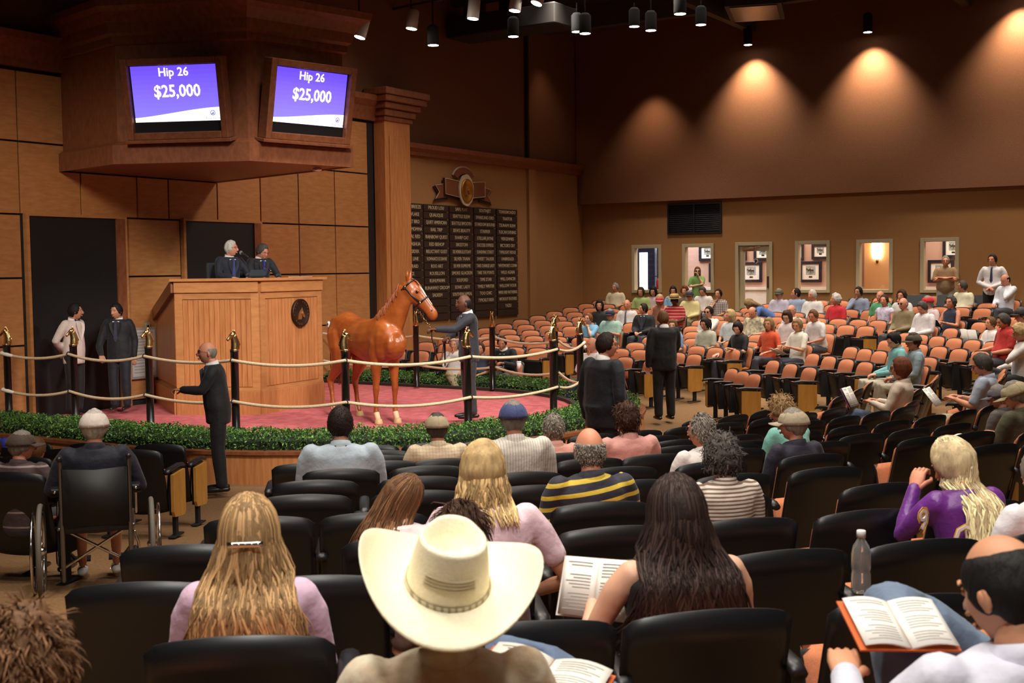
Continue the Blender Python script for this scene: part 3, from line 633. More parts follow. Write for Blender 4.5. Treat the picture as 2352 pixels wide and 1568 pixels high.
# ================================================================ POSTS AND ROPES
SHARE = []
def head_sections(P, d, up, sc=1.0):
    """horse head from poll P along direction d; returns loft sections"""
    lat = d.cross(up).normalized(); dep = lat.cross(d).normalized()
    S_ = []
    for t, dp, wd, off in ((-.10, .06, .05, 0), (0, .105, .082, -.01), (.14, .135, .098, -.03), (.28, .135, .09, -.035), (.42, .105, .072, -.015), (.58, .082, .060, 0), (.74, .072, .054, .0), (.88, .074, .056, -.006), (.97, .06, .05, -.012), (1.02, .03, .028, -.015)):
        S_.append((P+d*(.56*t*sc)+dep*(off*sc), lat*(wd*sc), dep*(dp*sc)))
    return S_, lat, dep
def bust():
    g = G()
    secs = [((-.012, 0, -.01), .058, .046), ((-.016, 0, .03), .058, .042), ((-.014, 0, .075), .052, .036), ((-.004, 0, .12), .044, .031), ((.008, 0, .155), .037, .028)]
    g.loft([(c, V((a, 0, -a*.25*k/4)), V((0, b, 0))) for k, (c, a, b) in enumerate(secs)], 14)
    P = V((.010, 0, .182)); d = V((.74, 0, -.67)).normalized(); S_, lat, dep = head_sections(P, d, V((.67, 0, .74)), .205)
    g.loft([(c, u*1.45, w_*1.35) for c, u, w_ in S_], 14)
    for s_ in (-1, 1): g.tube([P+V((-.010, s_*.016, .010)), P+V((-.008, s_*.020, .034)), P+V((-.004, s_*.020, .052))], [.010, .010, .004], 6)
    for k in range(7): g.ball(P+V((-.024-.010*k, 0, .012-.024*k)), (.013, .008, .018), 6)
    return g
FIN = None
POSTS = [(15, 790), (168, 793), (341, 797), (538, 805), (792, 805), (1073, 797), (1270, 782), (1332, 768)]
PTS = [onz(x, y, 1.52) for x, y in POSTS]; _q = ony(15, 790, 15.66); PTS[0] = V((_q.x, 15.66, 1.52))
def arcpt(th): return V((14.7+3.5*math.cos(R(th)), 12.2+3.5*math.sin(R(th)), 1.52))
def px_of(p):
    v = p-CAM; dd = v.dot(FWD); return PCX+F*v.dot(RT)/dd
best = min(range(-60, 5), key=lambda t: abs(px_of(arcpt(t))-1274)); P6b = arcpt(best)
PTS += [P6b, onz(1130, 750, 1.52), onz(955, 748, 1.52), ]
pw = ['far left post of the ring by the dark stage doors', 'second ring post from the left, before the man in the white jacket', 'third ring post from the left, between doors and podium', 'ring post beside the man walking in the aisle',
      'ring post in front of the chestnut horse', 'ring post in front of the handler in the grey suit', 'front right ring post with brass horse head', 'ring post beside the man in glasses', 'rear ring post half hidden behind the front right one', 'rear ring post right of the handler', 'rear ring post under the horse muzzle', ]
psh = None
for i, p in enumerate(PTS):
    e = empty('ring_post', (p.x, p.y, .40), label='black '+pw[i] if pw[i].startswith(('far', 'front', 'rear')) else 'black '+pw[i], category='post', group='black ring posts with brass horse heads')
    if psh is None:
        psh = G().lathe([(.062, 0), (.062, .02), (.052, .03), (.052, 1.10), (.056, 1.10), (.056, 1.12)], 16).mesh('post', mat('gloss_black', (.010, .007, .006), .25))
        cap = G().lathe([(.058, 1.12), (.058, 1.135), (.045, 1.14)], 16).mesh('cap', BRASS)
    link('post', psh, e); link('cap', cap, e)
    if FIN is None: FIN = fuse(bust(), 'horse_head_finial', BRASS, e, .0042, 2); f = FIN
    else: f = link('horse_head_finial', FIN.data, e); SHARE.append((f, FIN))
    f.location = (0, 0, 1.145); rz = {0: 2.2, 1: 2.75, 2: 2.75, 3: 2.75, 4: -.6, 5: -.5, 6: -.35, 7: -.45, 8: -.5, 9: .9, 10: .9, 11: 0}[i]; f.rotation_euler = (0, 0, rz); f.scale = (1, 1, 1.05)
def rope(seq, z, lab, sag=.07):
    e = empty('ring_rope', (seq[0].x, seq[0].y, z), label=lab, category='rope', group='cream ropes strung round the ring')
    o0 = V((seq[0].x, seq[0].y, z)); g = G(); t = G(); pts = []
    C0 = V((14.7, 12.6, 0))
    for i in range(len(seq)-1):
        a, b = seq[i].copy(), seq[i+1].copy(); a.z = b.z = z
        oa = (V((a.x, a.y, 0))-C0).normalized()*.068; ob = (V((b.x, b.y, 0))-C0).normalized()*.068
        a += oa; b += ob; n = 12
        for k in range(n+(1 if i == len(seq)-2 else 0)):
            u = k/n; q = a.lerp(b, u); q.z -= sag*4*u*(1-u)*(1+.2*math.sin(i*2.1)); pts.append(q-o0)
        if i: t.torus(a-o0, .03, .008, 12, 5, 'x' if abs(b.x-a.x) > abs(b.y-a.y) else 'y')
    g.tube(pts, .021, 8); g.build('rope', CREAMR, e)
    if t.v: t.build('tie', BLACKM, e)
    for q_, r_ in ((pts[:3], [.034, .03, .022]), (pts[-2:][::-1], [.024, .0215])): G().tube(q_, r_, 8).build('spliced_end', mat('white_tape', srgb(235,225,210), .7), e)
rope(PTS[:8], 1.40, 'upper cream rope along the near side of the ring'); rope(PTS[:8], .87, 'lower cream rope along the near side of the ring')
back = [PTS[7], PTS[8], PTS[9], PTS[10], V((18.12, 15.72, 0))]
rope(back, 1.33, 'upper cream rope along the far side of the ring'); rope(back, .80, 'lower cream rope along the far side of the ring')
# ================================================================ CEILING LAMPS
LAMPON = mat('lamp_lens', (1, .93, .85), .4, emit=14)
def can(px, py, z, lab, tilt=0, white=False, r=.115, L_=.34, x=None):
    p = onx(px, py, x) if x else onz(px, py, z)
    e = empty('ceiling_spotlight', p, label=lab, category='lamp', group='ceiling spotlights over the sales ring')
    m_ = mat('white_can', srgb(190,180,170), .5) if white else mat('can_black', (.002,.002,.002), .9)
    rt = Matrix.Rotation(tilt, 4, V((.5, .8, 0)))
    G().lathe([(r*.98, .0), (r, .02), (r, L_), (r*.6, L_+.05)], 16, mx=rt).build('can', m_, e)
    G().lathe([(r*.90, -.004), (r*.90, .012), (.01, .014)], 16, mx=rt).build('lens', LAMPON, e)
    top = max(.05, 8.2-p.z-L_) if p.z < 8 else 8.9-p.z-L_
    G().tube([(0, 0, L_), (0, 0, L_+max(.05, top))], .018, 6).build('stem', BLACKM, e)
    return p
cans = [(995,104,6.9,0,0,'largest black hanging can spotlight at upper centre, left of the duct'), (945,66,7.2,.15,1,'white tilted spotlight just right of the screen housing'), (826,86,7.0,.3,1,'tilted spotlight shining beside the right screen'),
        (1086,43,7.2,.12,1,'white spotlight on the track left of the dark duct'), (1182,25,7.3,.15,1,'white spotlight on the track right of the dark duct'), (1232,8,7.4,.4,1,'white spotlight cut by the top edge, left group'),
        (1179,84,7.2,0,0,'black can spotlight below the long duct'), (1325,73,7.5,0,0,'smaller of two overlapping black cans at upper centre'), (1344,77,7.1,0,0,'larger of two overlapping black cans at upper centre'),
        (1457,61,7.6,0,0,'black can spotlight, left of a close pair'), (1495,70,7.3,0,0,'black can spotlight, right of a close pair'), (1562,32,7.1,0,0,'large black can spotlight near the top, right of centre'),
        (1610,57,7.6,0,0,'black can spotlight left of the dark ceiling unit')]
for px, py, z, tl, wh, lb in cans: can(px, py, z, lb, tl, wh)
for px, py, xx, lb in ((1718,103,28.25,'black can washing the back wall, left of three'), (1993,74,28.25,'black can washing the back wall, middle of three'), (2338,-20,28.25,'black can washing the back wall, at the far right')):
    p = can(px, py, 0, lb, 0, False, .105, .38, xx)
    spot((p.x, p.y, p.z-.03), (28.62, p.y, p.z-1.15), 640, 92, 1.0, (1, .82, .56), .05)
p = onx(1480, 150, 28.1); spot((28.0, p.y, p.z-.2), (28.5, p.y, 5.2), 150, 84, 1.0, (1, .74, .48), .1)
p = onx(1180, 300, 28); spot((26.6, 15.2, 8.2), (27.3, 15.9, 5.8), 30, 70, 1, (1, .68, .4), .1)
# dark ducts and units under the ceiling
def duct(a, b, w_, h_, lab):
    A, Bq = V(a), V(b); d = (Bq-A); e = empty('ceiling_duct', A, math.atan2(d.y, d.x), label=lab, category='duct')
    L_ = math.hypot(d.x, d.y); DM = mat('duct_dark', (.014,.010,.009), .7)
    G().cbox((L_/2, 0, 0), (L_, w_, h_)).build('duct_body', DM, e, bevel=.03)
    for k in range(3): G().cbox((L_*(k+.5)/3, 0, h_/2+.2), (.04, w_*.9, .4)).build('hanger', DM, e, False)
a = onz(1052, 72, 7.9); b = onz(1300, 35, 7.9); duct(a, b, .9, .45, 'long dark air duct under the ceiling at upper centre')
p = onz(1735, 30, 8.1); e = empty('ceiling_unit', p, .3, label='dark tapered ventilation unit hanging at the upper right', category='vent')
g = G().rings([[(-.9, -.6, 0), (.9, -.6, 0), (.9, .6, 0), (-.9, .6, 0)], [(-.9, -.6, .15), (.9, -.6, .15), (.9, .6, .15), (-.9, .6, .15)], [(-.5, -.35, .8), (.5, -.35, .8), (.5, .35, .8), (-.5, .35, .8)]])
g.build('hood', mat('duct_dark', (.014,.010,.009), .7), e, False); G().box((-.8, -.5, -.02), (.8, .5, .0)).build('louvre', BLACK, e, False)
a = onz(800, 45, 8.0); b = onz(1090, -15, 8.0); e = empty('lighting_track', a, math.atan2((b-a).y, (b-a).x), label='thin dark lighting track running to the white spotlights', category='track')
G().box((0, -.025, 0), ((b-a).length, .025, .05)).build('rail', mat('track_grey', (.05,.045,.04), .6), e, False)
# ================================================================ HORSE
COAT = mat('chestnut_coat', srgb(176,92,36), .36, kind='noise', scale=4, col2=srgb(140,66,24), coat=.12, spec=.5)
hv = V((-.371, -.931, 0)).normalized(); hrz = math.atan2(hv.y, hv.x)
HO = V((13.60, 10.70, .38))
HR = empty('horse', HO, hrz, label='chestnut horse with white blaze standing in the ring, head raised to the right', category='horse')
g = G()
SP = [(-1.36, 1.20, .10, .10), (-1.31, 1.22, .20, .17), (-1.2, 1.245, .27, .24), (-1.02, 1.27, .285, .27), (-.84, 1.235, .27, .255), (-.65, 1.19, .275, .24), (-.45, 1.16, .30, .255), (-.25, 1.15, .325, .26), (-.05, 1.18, .345, .235), (.08, 1.20, .34, .225), (.20, 1.19, .30, .215), (.30, 1.16, .24, .19), (.37, 1.14, .16, .13)]
g.loft([(V((x, 0, z)), V((0, ry, 0)), V((0, 0, rz))) for x, z, rz, ry in SP], 18)
# neck
NK = [((.02, 0, 1.26), .27, .17), ((.16, .03, 1.44), .225, .135), ((.26, .075, 1.60), .18, .110), ((.325, .125, 1.76), .148, .095), ((.37, .17, 1.90), .12, .082)]
secs = []
for i, (c, a, b) in enumerate(NK):
    t = (V(NK[min(i+1, 4)][0])-V(NK[max(i-1, 0)][0])).normalized(); hd_ = V((1, .35+.12*i, 0)); u = (hd_-t*hd_.dot(t)).normalized(); l = t.cross(u)
    secs.append((V(c), l*b, u*a))
g.loft(secs, 14)
HP = V((.385, .185, 1.955)); hdv = V((.30, .30, -.50)).normalized(); S_, hlat, hdep = head_sections(HP, hdv, V((.5, .5, .6)), 1.08)
if hdep.z < 0: hdep = -hdep
g.loft(S_, 14)
for s_ in (-1, 1):
    g.ball(HP+hdv*.13+hlat*(s_*.058)-hdep*.055, (.075, .04, .075), 8)      # cheek
    g.ball(HP+hdv*.17+hlat*(s_*.072)+hdep*.055, (.03, .022, .03), 8)      # brow
    g.ball((-1.08, s_*.15, 1.24), (.22, .13, .26), 10); g.ball((.16, s_*.14, 1.14), (.15, .10, .24), 10)
g.ball((.30, 0, 1.10), (.12, .15, .14), 10)
for s_ in (-1, 1): # chest muscles
    g.ball((.33, s_*.085, 1.13), (.09, .09, .14), 8)
def fleg(y, dx): g.tube([(.10, y*1.05, 1.14), (.04, y*1.10, .98), (.035+dx*.3, y, .86), (.05+dx*.6, y, .72), (.06+dx, y, .55), (.062+dx, y, .50), (.058+dx, y, .44), (.05+dx, y, .36), (.05+dx, y, .23), (.052+dx, y, .185), (.06+dx, y, .15), (.095+dx, y, .085)], [.12, .115, .088, .066, .047, .051, .043, .033, .032, .042, .037, .036], 12)
def hleg(y, dx): g.tube([(-1.02, y*.9, 1.22), (-.96, y*1.05, 1.02), (-.94+dx*.2, y*1.05, .88), (-1.03+dx*.5, y, .74), (-1.15+dx*.8, y, .60), (-1.20+dx, y, .54), (-1.19+dx, y, .47), (-1.165+dx, y, .38), (-1.14+dx, y, .24), (-1.135+dx, y, .19), (-1.12+dx, y, .15), (-1.085+dx, y, .085)], [.20, .175, .145, .095, .060, .058, .046, .036, .035, .045, .038, .038], 12)
FL = [(.13, .02), (-.13, -.06)]; HL = [(.15, .08), (-.15, -.12)]
for y, dx in FL: fleg(y, dx)
for y, dx in HL: hleg(y, dx)
for s_ in (-1, 1):   # ears
    b0 = HP+hlat*(s_*.06)-hdv*.03+hdep*.04; g.tube([b0, b0+V((.0, .0, .07))+hlat*(s_*.03), b0+V((.01, .01, .15))+hlat*(s_*.035)], [.024, .028, .008], 8)
HB_ = fuse(g, 'body', COAT, HR, .015, 6)
HOOF = mat('hoof_horn', srgb(196,160,110), .5); SOCK = mat('white_sock', srgb(225,190,150), .7)
for (x, y) in [(.105+dx, y) for y, dx in FL]+[(-1.075+dx, y) for y, dx in HL]:
    G().lathe([(.062, 0), (.06, .02), (.048, .07), (.036, .08)], 14, c=(x+.012, y, 0)).build('hoof', HOOF, HR)
for (x, y, xx) in [(.05+FL[0][1], FL[0][0], .1), (.05+FL[1][1], FL[1][0], .1), (-1.14+HL[0][1], HL[0][0], -1.08), (-1.14+HL[1][1], HL[1][0], -1.08)]:
    G().tube([(x+.008, y, .155), (x+.045, y, .08)], [.0405, .0395], 12).build('pastern_sock', SOCK, HR)
# tail and mane of many locks
def lock(g, pts, r0, r1, n=5, mi=0):
    k = len(pts); g.tube(pts, [r0+(r1-r0)*i/(k-1) for i in range(k)], n, mi, flat=.5)
MANE = mat('mane_hair', srgb(176,92,40), .5, kind='noise', scale=30, stretch=(1,1,.3), col2=srgb(120,54,20))
g = G(); rd = random.Random(5)
for k in range(46):
    a = rd.uniform(-1, 1); b = rd.uniform(-.04, .04); L_ = rd.uniform(.6, .85)
    lock(g, [(-1.31, a*.03, 1.36+b), (-1.40, a*.05, 1.28+b), (-1.42+b, a*.07, 1.0), (-1.40+b, a*.08, 1.28-L_)], .02, .006)
g.build('tail', MANE, HR)
g = G(); MS = 1 if hlat.y < 0 else -1
crest = [V(c)-u.normalized()*a*.97 for (c, l, u), (c2, a, b) in zip(secs, NK)]
for k in range(110):
    t = rd.random()*3.98; i = int(t); p = crest[i].lerp(crest[i+1], t-i); sd = MS*hlat*rd.uniform(.06, .11); dn = V((0, 0, -rd.uniform(.09, .16)))
    lock(g, [p+V((0, 0, .012))+hlat*.01, p+sd*.35+V((0, 0, .012)), p+sd+dn*.4, p+sd*1.15+dn], .011, .004)
g.build('mane', MANE, HR)
g = G()
for k in range(22):
    s_ = rd.uniform(-.03, .03); p = HP+hlat*s_+hdep*.1
    lock(g, [p-hdv*.02, p+hdv*.05+hdep*.025, p+hdv*rd.uniform(.10, .16)+hdep*.02+hlat*s_*.6], .009, .003)
g.build('forelock', MANE, HR)
HEYE = mat('dark_eye', (.01,.006,.005), .08)
g = G()
for s_ in (-1, 1): g.ball(HP+hdv*.175+hlat*(s_*.083)+hdep*.045, .021, 10)
g.build('eye', HEYE, HR)
g = G()
for s_ in (-1, 1): g.ball(HP+hdv*.50+hlat*(s_*.043)+hdep*.022, (.018, .012, .02), 8)
g.build('nostril', HEYE, HR)
# blaze
g = G()
bl = [(.10, .002, .135), (.16, .02, .118), (.22, .014, .103), (.30, .008, .088)]
pts = [HP+hdv*(.56*t) for t in (.2, .3, .42, .56)]
vs = []
for t, wd, dp in ((.16, .004, .113), (.24, .022, .112), (.34, .024, .106), (.46, .013, .092), (.6, .010, .083), (.72, .003, .076)):
    for s_ in (-1, 1): vs.append(HP+hdv*(.605*t)+hlat*(s_*wd)+hdep*(dp*1.0-.010)); vs.append(HP+hdv*(.605*t)+hlat*(s_*wd)+hdep*(dp*1.0+.004))
fs = []
for i in range(5):
    a = i*4; b = a+4; fs += [(a+1, a+3, b+3, b+1), (a, b, b+2, a+2), (a, a+1, b+1, b), (a+2, b+2, b+3, a+3)]
G().add(vs, fs).build('blaze', mat('white_blaze', srgb(238,222,205), .6), HR)
g = G().ball(HP+hdv*.53-hdep*.02, (.05, .05, .04), 10); g.build('muzzle_skin', mat('pink_grey_muzzle', srgb(150,112,98), .6), HR)
# halter
LEA = mat('dark_leather', (.015,.012,.012), .45)
def strap(par, loop, w_=.011, closed=True, name='halter'):
    g = G(); n = len(loop); L2 = loop+[loop[0]] if closed else loop; g.tube(L2, w_, 6, rounded=False); return g.build(name, LEA, par)
def ringat(t, k=1.06, n=18, off=0):
    i0 = 0
    for i in range(len(S_)-1):
        ta = (S_[i][0]-HP).dot(hdv)/.56; tb = (S_[i+1][0]-HP).dot(hdv)/.56
        if ta <= t <= tb: f_ = (t-ta)/(tb-ta); c = S_[i][0].lerp(S_[i+1][0], f_); U = S_[i][1].lerp(S_[i+1][1], f_); W = S_[i][2].lerp(S_[i+1][2], f_); break
    return [c+U*(k*math.cos(2*PI*j/n))+W*(k*math.sin(2*PI*j/n)) for j in range(n)], c, U, W
HLT = empty('halter', (0, 0, 0), parent=HR)
nb_, c1, U1, W1 = ringat(.56, 1.12); th_, c0, U0, W0 = ringat(.02, 1.12)
strap(HLT, nb_, .012, name='noseband'); strap(HLT, th_, .012, name='crownpiece')
for s_ in (-1, 1):
    strap(HLT, [c0+U0*(1.12*s_)-W0*.2, c0.lerp(c1, .5)+U0.lerp(U1, .4)*(1.22*s_)-W0*.30, c1+U1*(1.14*s_)-W1*.1], .012, False, 'cheekpiece')
    G().torus(c0+U0*(1.2*s_)-W0*.25, .02, .006, 14, 6, 'y').build('buckle', BRASS, HLT); G().torus(c1+U1*(1.2*s_)-W1*.3, .024, .006, 14, 6, 'y').build('halter_ring', BRASS, HLT)
mxh = Matrix.Translation((-1.16, -.252, 1.37)) @ Matrix.Rotation(PI/2-.28, 4, 'X')
hn = G().lathe([(.047, -.02), (.047, .006)], 22, mx=mxh).build('hip_number_sticker', mat('sticker_white', srgb(240,238,232), .6), HR)
text('26', hn, BLACK, .055, mxh @ Matrix.Translation((0, 0, .008)))
# ================================================================ PEOPLE
def noisyc(c): return c
HEADN = {}
def head_geo(female=False, n=30, m=24, infl=None):
    """face +X, z up; returns vertices grid as function of direction; infl(dir)->extra"""
    vs = []; fs = []
    def P(a, b):   # a azimuth 0=front, b polar from top
        x = math.sin(b)*math.cos(a); y = math.sin(b)*math.sin(a); z = math.cos(b)
        X, Y, Z = .098*x, .077*y, .120*z
        if z < 0:
            t = -z; Y *= 1-.30*t**1.4; X = X*(1-.05*t) if x > 0 else X*(1-.42*t**1.3)
            if x > 0: X += .010*t*max(0, x)
        if x > 0: Y *= 1-.06*x
        def gs(y0, z0, sy, sz): return math.exp(-((Y-y0)/sy)**2-((Z-z0)/sz)**2) if x > 0 else 0
        X += .026*gs(0, -.022, .013, .016)+.014*gs(0, .0, .009, .026)                       # nose
        X -= .012*(gs(.032, .012, .018, .013)+gs(-.032, .012, .018, .013))                # sockets
        X += .007*(gs(.03, .036, .024, .009)+gs(-.03, .036, .024, .009))                  # brow ridge
        X += .006*gs(0, -.060, .022, .008)-.005*gs(0, -.044, .02, .005)-.005*gs(0, -.077, .025, .006)+.010*gs(0, -.098, .022, .014)
        X += .005*(gs(.045, -.02, .018, .02)+gs(-.045, -.02, .018, .02))
        return V((X, Y, Z)), V((x, y, z))
    vs.append(P(0, 0)); 
    for i in range(1, m):
        for j in range(n):
            a = 2*PI*j/n; a = a-.42*math.sin(a)      # denser at the face
            vs.append(P(a, PI*i/m))
    vs.append(P(0, PI))
    for j in range(n): fs.append((0, 1+j, 1+(j+1) % n)); fs.append((len(vs)-1, 1+(m-2)*n+(j+1) % n, 1+(m-2)*n+j))
    for i in range(m-2):
        for j in range(n): a = 1+i*n; fs.append((a+j, a+n+j, a+n+(j+1) % n, a+(j+1) % n))
    return vs, fs
HV = {}
def headv(lod):
    if lod not in HV: HV[lod] = head_geo(n=(22, 34, 44)[lod], m=(18, 26, 32)[lod])
    return HV[lod]
def face_geo(lod=0, female=False, old=False):
    g = G(); vs, fs = headv(lod); g.add([v for v, d in vs], fs, 0)
    for s_ in (-1, 1):
        g.ball((-.002, s_*.076, -.008), (.020, .010, .031), 10, 0, rot=Matrix.Rotation(s_*-.3, 3, 'Z'))
        g.ball((.001, s_*.083, -.006), (.011, .006, .018), 8, 0)
        g.ball((.080, s_*.031, .011), (.011, .0135, .0085), 10, 1)        # eyeball
        g.ball((.0895, s_*.030, .011), (.004, .0062, .0065), 8, 2)         # iris
        g.tube([(.078, s_*.045, .020), (.0875, s_*.031, .0215), (.084, s_*.017, .018)], .0032, 5, 0)
        g.tube([(.080, s_*.050, .031), (.092, s_*.033, .036), (.094, s_*.016, .032)], [.0035, .0052, .004], 5, 3)  # brow
        g.ball((.112, s_*.0085, -.0345), (.009, .0065, .006), 6, 0)
    g.tube([(.0905, -.023, -.062), (.101, -.010, -.0605), (.102, 0, -.0615), (.101, .010, -.0605), (.0905, .023, -.062)], [.003, .0055, .005, .0055, .003], 6, 4)
    g.tube([(.092, -.018, -.068), (.101, 0, -.069), (.092, .018, -.068)], [.003, .0055, .003], 6, 4)
    return g
FG = {}
def fgeo(lod):
    if lod not in FG: FG[lod] = face_geo(lod)
    return FG[lod]
def hand_geo(curl=.5, left=True):
    """wrist at origin, fingers along +X, palm facing -Z, thumb on +Y side if left else -Y"""
    g = G(); s_ = 1 if left else -1
    g.loft([((-.01, 0, 0), V((0, .026, 0)), V((0, 0, .019))), ((.02, 0, 0), V((0, .034, 0)), V((0, 0, .018))), ((.06, 0, 0), V((0, .041, 0)), V((0, 0, .015))), ((.092, 0, -.001), V((0, .039, 0)), V((0, 0, .012))), ((.10, 0, -.002), V((0, .034, 0)), V((0, 0, .009)))], 10)
    for k, (L_, y, r) in enumerate(((.070, .029, .0088), (.080, .010, .0092), (.074, -.010, .0088), (.058, -.028, .0078))):
        p = V((.092, y*s_, 0)); pts = [p-V((.02, 0, 0)), p]; a = 0
        for seg, fr in enumerate((.45, .30, .25)):
            a += curl*(.55+.2*seg); p = p+V((math.cos(a), y*s_*.6, -math.sin(a)))*(L_*fr); pts.append(p.copy())
        g.tube(pts, [r, r*1.05, r, r*.95, r*.8], 7)
    pts = [V((.015, .022*s_, -.004)), V((.045, .044*s_, -.010)), V((.072, .054*s_, -.018-.02*curl)), V((.092, .052*s_-.01*curl*s_, -.026-.03*curl))]
    g.tube(pts, [.015, .0125, .0105, .008], 8)
    return g
HG = {}
def hgeo(curl, left):
    k = (round(curl, 1), left)
    if k not in HG: HG[k] = hand_geo(*k)
    return HG[k]
def sstep(a, b, x): t = min(1, max(0, (x-a)/(b-a))); return t*t*(3-2*t)
def hair_mask(d, style):
    x, y, z = d
    ang = math.atan2(abs(y), x)/PI   # 0 front .. 1 back
    if style == 'bald':
        lo = -.25-.45*sstep(.5, .8, ang)-(.0 if ang > .5 else 0); hi = .42-.0*ang
        if ang < .45: return 0
        return sstep(0, .10, z-lo)*sstep(0, .12, hi-z)*sstep(.45, .52, ang)
    h = .62-1.0*sstep(.18, .45, ang)-.45*sstep(.52, .75, ang)
    if style == 'crown': return sstep(0, .10, z-h)*(1-sstep(.50, .78, z))
    if style == 'receding': h = .86-1.2*sstep(.22, .46, ang)-.45*sstep(.52, .75, ang)
    if style == 'woman': h = .58-1.2*sstep(.20, .42, ang)-.35*sstep(.5, .7, ang)
    return sstep(0, .10, z-h)
def hair_shell(style, thick=.014, nz=.006, lod=0, freq=30, seed=0, grow_back=0):
    vs, fs = headv(lod); g = G(); out = []; mk = []
    for v, d in vs:
        m_ = hair_mask(d, style); n = noise.noise(v*freq+V((seed, seed*.7, 0)))
        t = (thick+nz*n+(.008*max(0, -d.x) if style in ('woman',) else 0)+grow_back*max(0, -d.x))*m_-.004*(1-m_)
        out.append(v+V((d.x, d.y, d.z*(1.1 if d.z > 0 else .5)))*t); mk.append(m_)
    keep = [f for f in fs if max(mk[i] for i in f) > .02]
    g.add(out, keep); return g
def cap_geo(visor=True, back_hole=True):
    g = G(); rs = []
    for i in range(9):
        b = PI/2*i/8; z = math.cos(b)*.105+.028; r = math.sin(b)
        rs.append([(r*.112*math.cos(a)-.004, r*.094*math.sin(a), z+(.012 if r > .8 and abs(a) < .8 else 0)) for a in [2*PI*j/24-PI for j in range(24)]])
    rs[0] = [(p[0]*1e-3-.004, p[1]*1e-3, p[2]) for p in rs[1]]; rs[0] = [(-.004+.001*math.cos(2*PI*j/24), .001*math.sin(2*PI*j/24), .135) for j in range(24)]
    rs.append([(p[0]*.97, p[1]*.97, p[2]) for p in rs[-1]]); g.rings(rs)
    g.ball((-.004, 0, .136), (.008, .008, .005), 8)
    for k in range(6):
        a = PI*k/3; g.tube([(-.004+.112*math.sin(b)*math.cos(a), .094*math.sin(b)*math.sin(a), .028+math.cos(b)*.106) for b in [PI/2*i/6 for i in range(7)]], .0018, 4)
    br = []
    if visor:
        n = 12; top = []; bot = []
        for i in range(n+1):
            a = -1.05+2.1*i/n; xi, yi = .108*math.cos(a)-.004, .092*math.sin(a); L_ = .075*math.cos(a*1.25)**.6 if abs(a*1.25) < 1.55 else .0
            top.append((xi, yi)); bot.append((xi+max(.004, L_), yi*1.05))
        v2 = [(x, y, .042) for x, y in top]+[(x, y, .034-.9*y*y*2) for x, y in bot]; v3 = [(x, y, z-.004) for x, y, z in v2]; m_ = n+1
        fs = [(i, i+1, m_+i+1, m_+i) for i in range(n)]; o = len(v2)
        fs2 = [tuple(o+k for k in f[::-1]) for f in fs]; ed = [(m_+i, m_+i+1, o+m_+i+1, o+m_+i) for i in range(n)]+[(0, m_, o+m_, o), (n, o+n, o+m_+n, m_+n)]
        g.add(v2+v3, fs+fs2+ed)
    return g
CAPG = cap_geo()
def glasses_geo():
    g = G()
    for s_ in (-1, 1):
        g.torus((.101, s_*.032, .008), .020, .0018, 16, 4, 'x'); g.tube([(.100, s_*.051, .014), (.06, s_*.078, .014), (.0, s_*.083, .008)], .0018, 4)
    g.tube([(.102, -.012, .012), (.104, 0, .014), (.102, .012, .012)], .0018, 4); return g
SKIN = {}
def skin(tone):
    T = {'fair': srgb(226,178,150), 'tan': srgb(208,150,116), 'ruddy': srgb(216,148,118), 'dark': srgb(104,64,46), 'olive': srgb(190,136,104), 'pale': srgb(230,190,166)}
    c = T[tone]; return [mat('skin_'+tone, c, .5, kind='noise', scale=14, col2=[c[0]*.92, c[1]*.86, c[2]*.84], spec=.35), mat('eye_white', srgb(225,218,210), .3), mat('iris_dark', (.02,.012,.008), .2),
                     mat('brow_'+tone, [k*.28 for k in c], .8), mat('lip_'+tone, (c[0]*.80, c[1]*.52, c[2]*.55), .5)]
def hairm(c):
    T = {'white': (222,216,205), 'grey': (150,142,132), 'darkgrey': (84,78,74), 'black': (22,18,17), 'brown': (70,44,30), 'dkbrown': (44,27,21), 'ltbrown': (118,82,52), 'blond': (206,174,122), 'dkblond': (164,130,88), 'platinum': (228,204,160), 'red': (150,84,44), 'copper': (120,62,34)}
    r = srgb(*T[c]); return mat('hair_'+c, r, .68, kind='noise', scale=30, stretch=(1,1,.22), col2=[k*.55 for k in r], bump=.8, bscale=70, bdist=.006, spec=.3)
def fab(c, pat=None):
    k = 'cloth_%d_%d_%d%s' % (*c, '_'+pat if pat else ''); r = srgb(*c)
    P = {'plaid': dict(kind='check', scale=38, duty=.25, col2=[x*.72 for x in r]), 'pinstripe': dict(kind='stripe', scale=52, axis=1, duty=.18, col2=[x*.55 for x in r]),
         'polka': dict(kind='noise', scale=30, col2=[min(1, x*1.1) for x in r]), 'navyyellow': dict(kind='stripe', scale=16, duty=.36, col2=srgb(206,178,54), rot=(.15,0,0)), 'thinstripe': dict(kind='stripe', scale=46, duty=.45, col2=srgb(120,92,74)),
         'darkstripe': dict(kind='stripe', scale=8, duty=.12, col2=srgb(150,130,128)), 'redstripe': dict(kind='stripe', scale=14, duty=.12, col2=srgb(235,220,215)), 'floral': dict(kind='noise', scale=16, col2=srgb(206,190,150)), 'blueflower': dict(kind='noise', scale=18, col2=srgb(225,215,230)), 'bigcheck': dict(kind='check', scale=24, duty=.45, col2=srgb(70,62,66)),
         'denim': dict(kind='noise', scale=12, col2=[x*.75 for x in r]), 'purple': dict(kind='noise', scale=5, col2=[x*.7 for x in r]), 'westernprint': dict(kind='noise', scale=11, col2=srgb(198,160,120))}
    kw = P.get(pat, dict(kind='noise', scale=18, col2=[x*.90 for x in r])); rough = .75 if pat != 'purple' else .4
    return mat(k, r, rough, bump=.6, bscale=7, bdist=.03, sheen=.1, **kw)
SHOE = mat('black_shoe', (.012,.011,.011), .3); SOLE = mat('tan_shoe', srgb(140,100,70), .6)
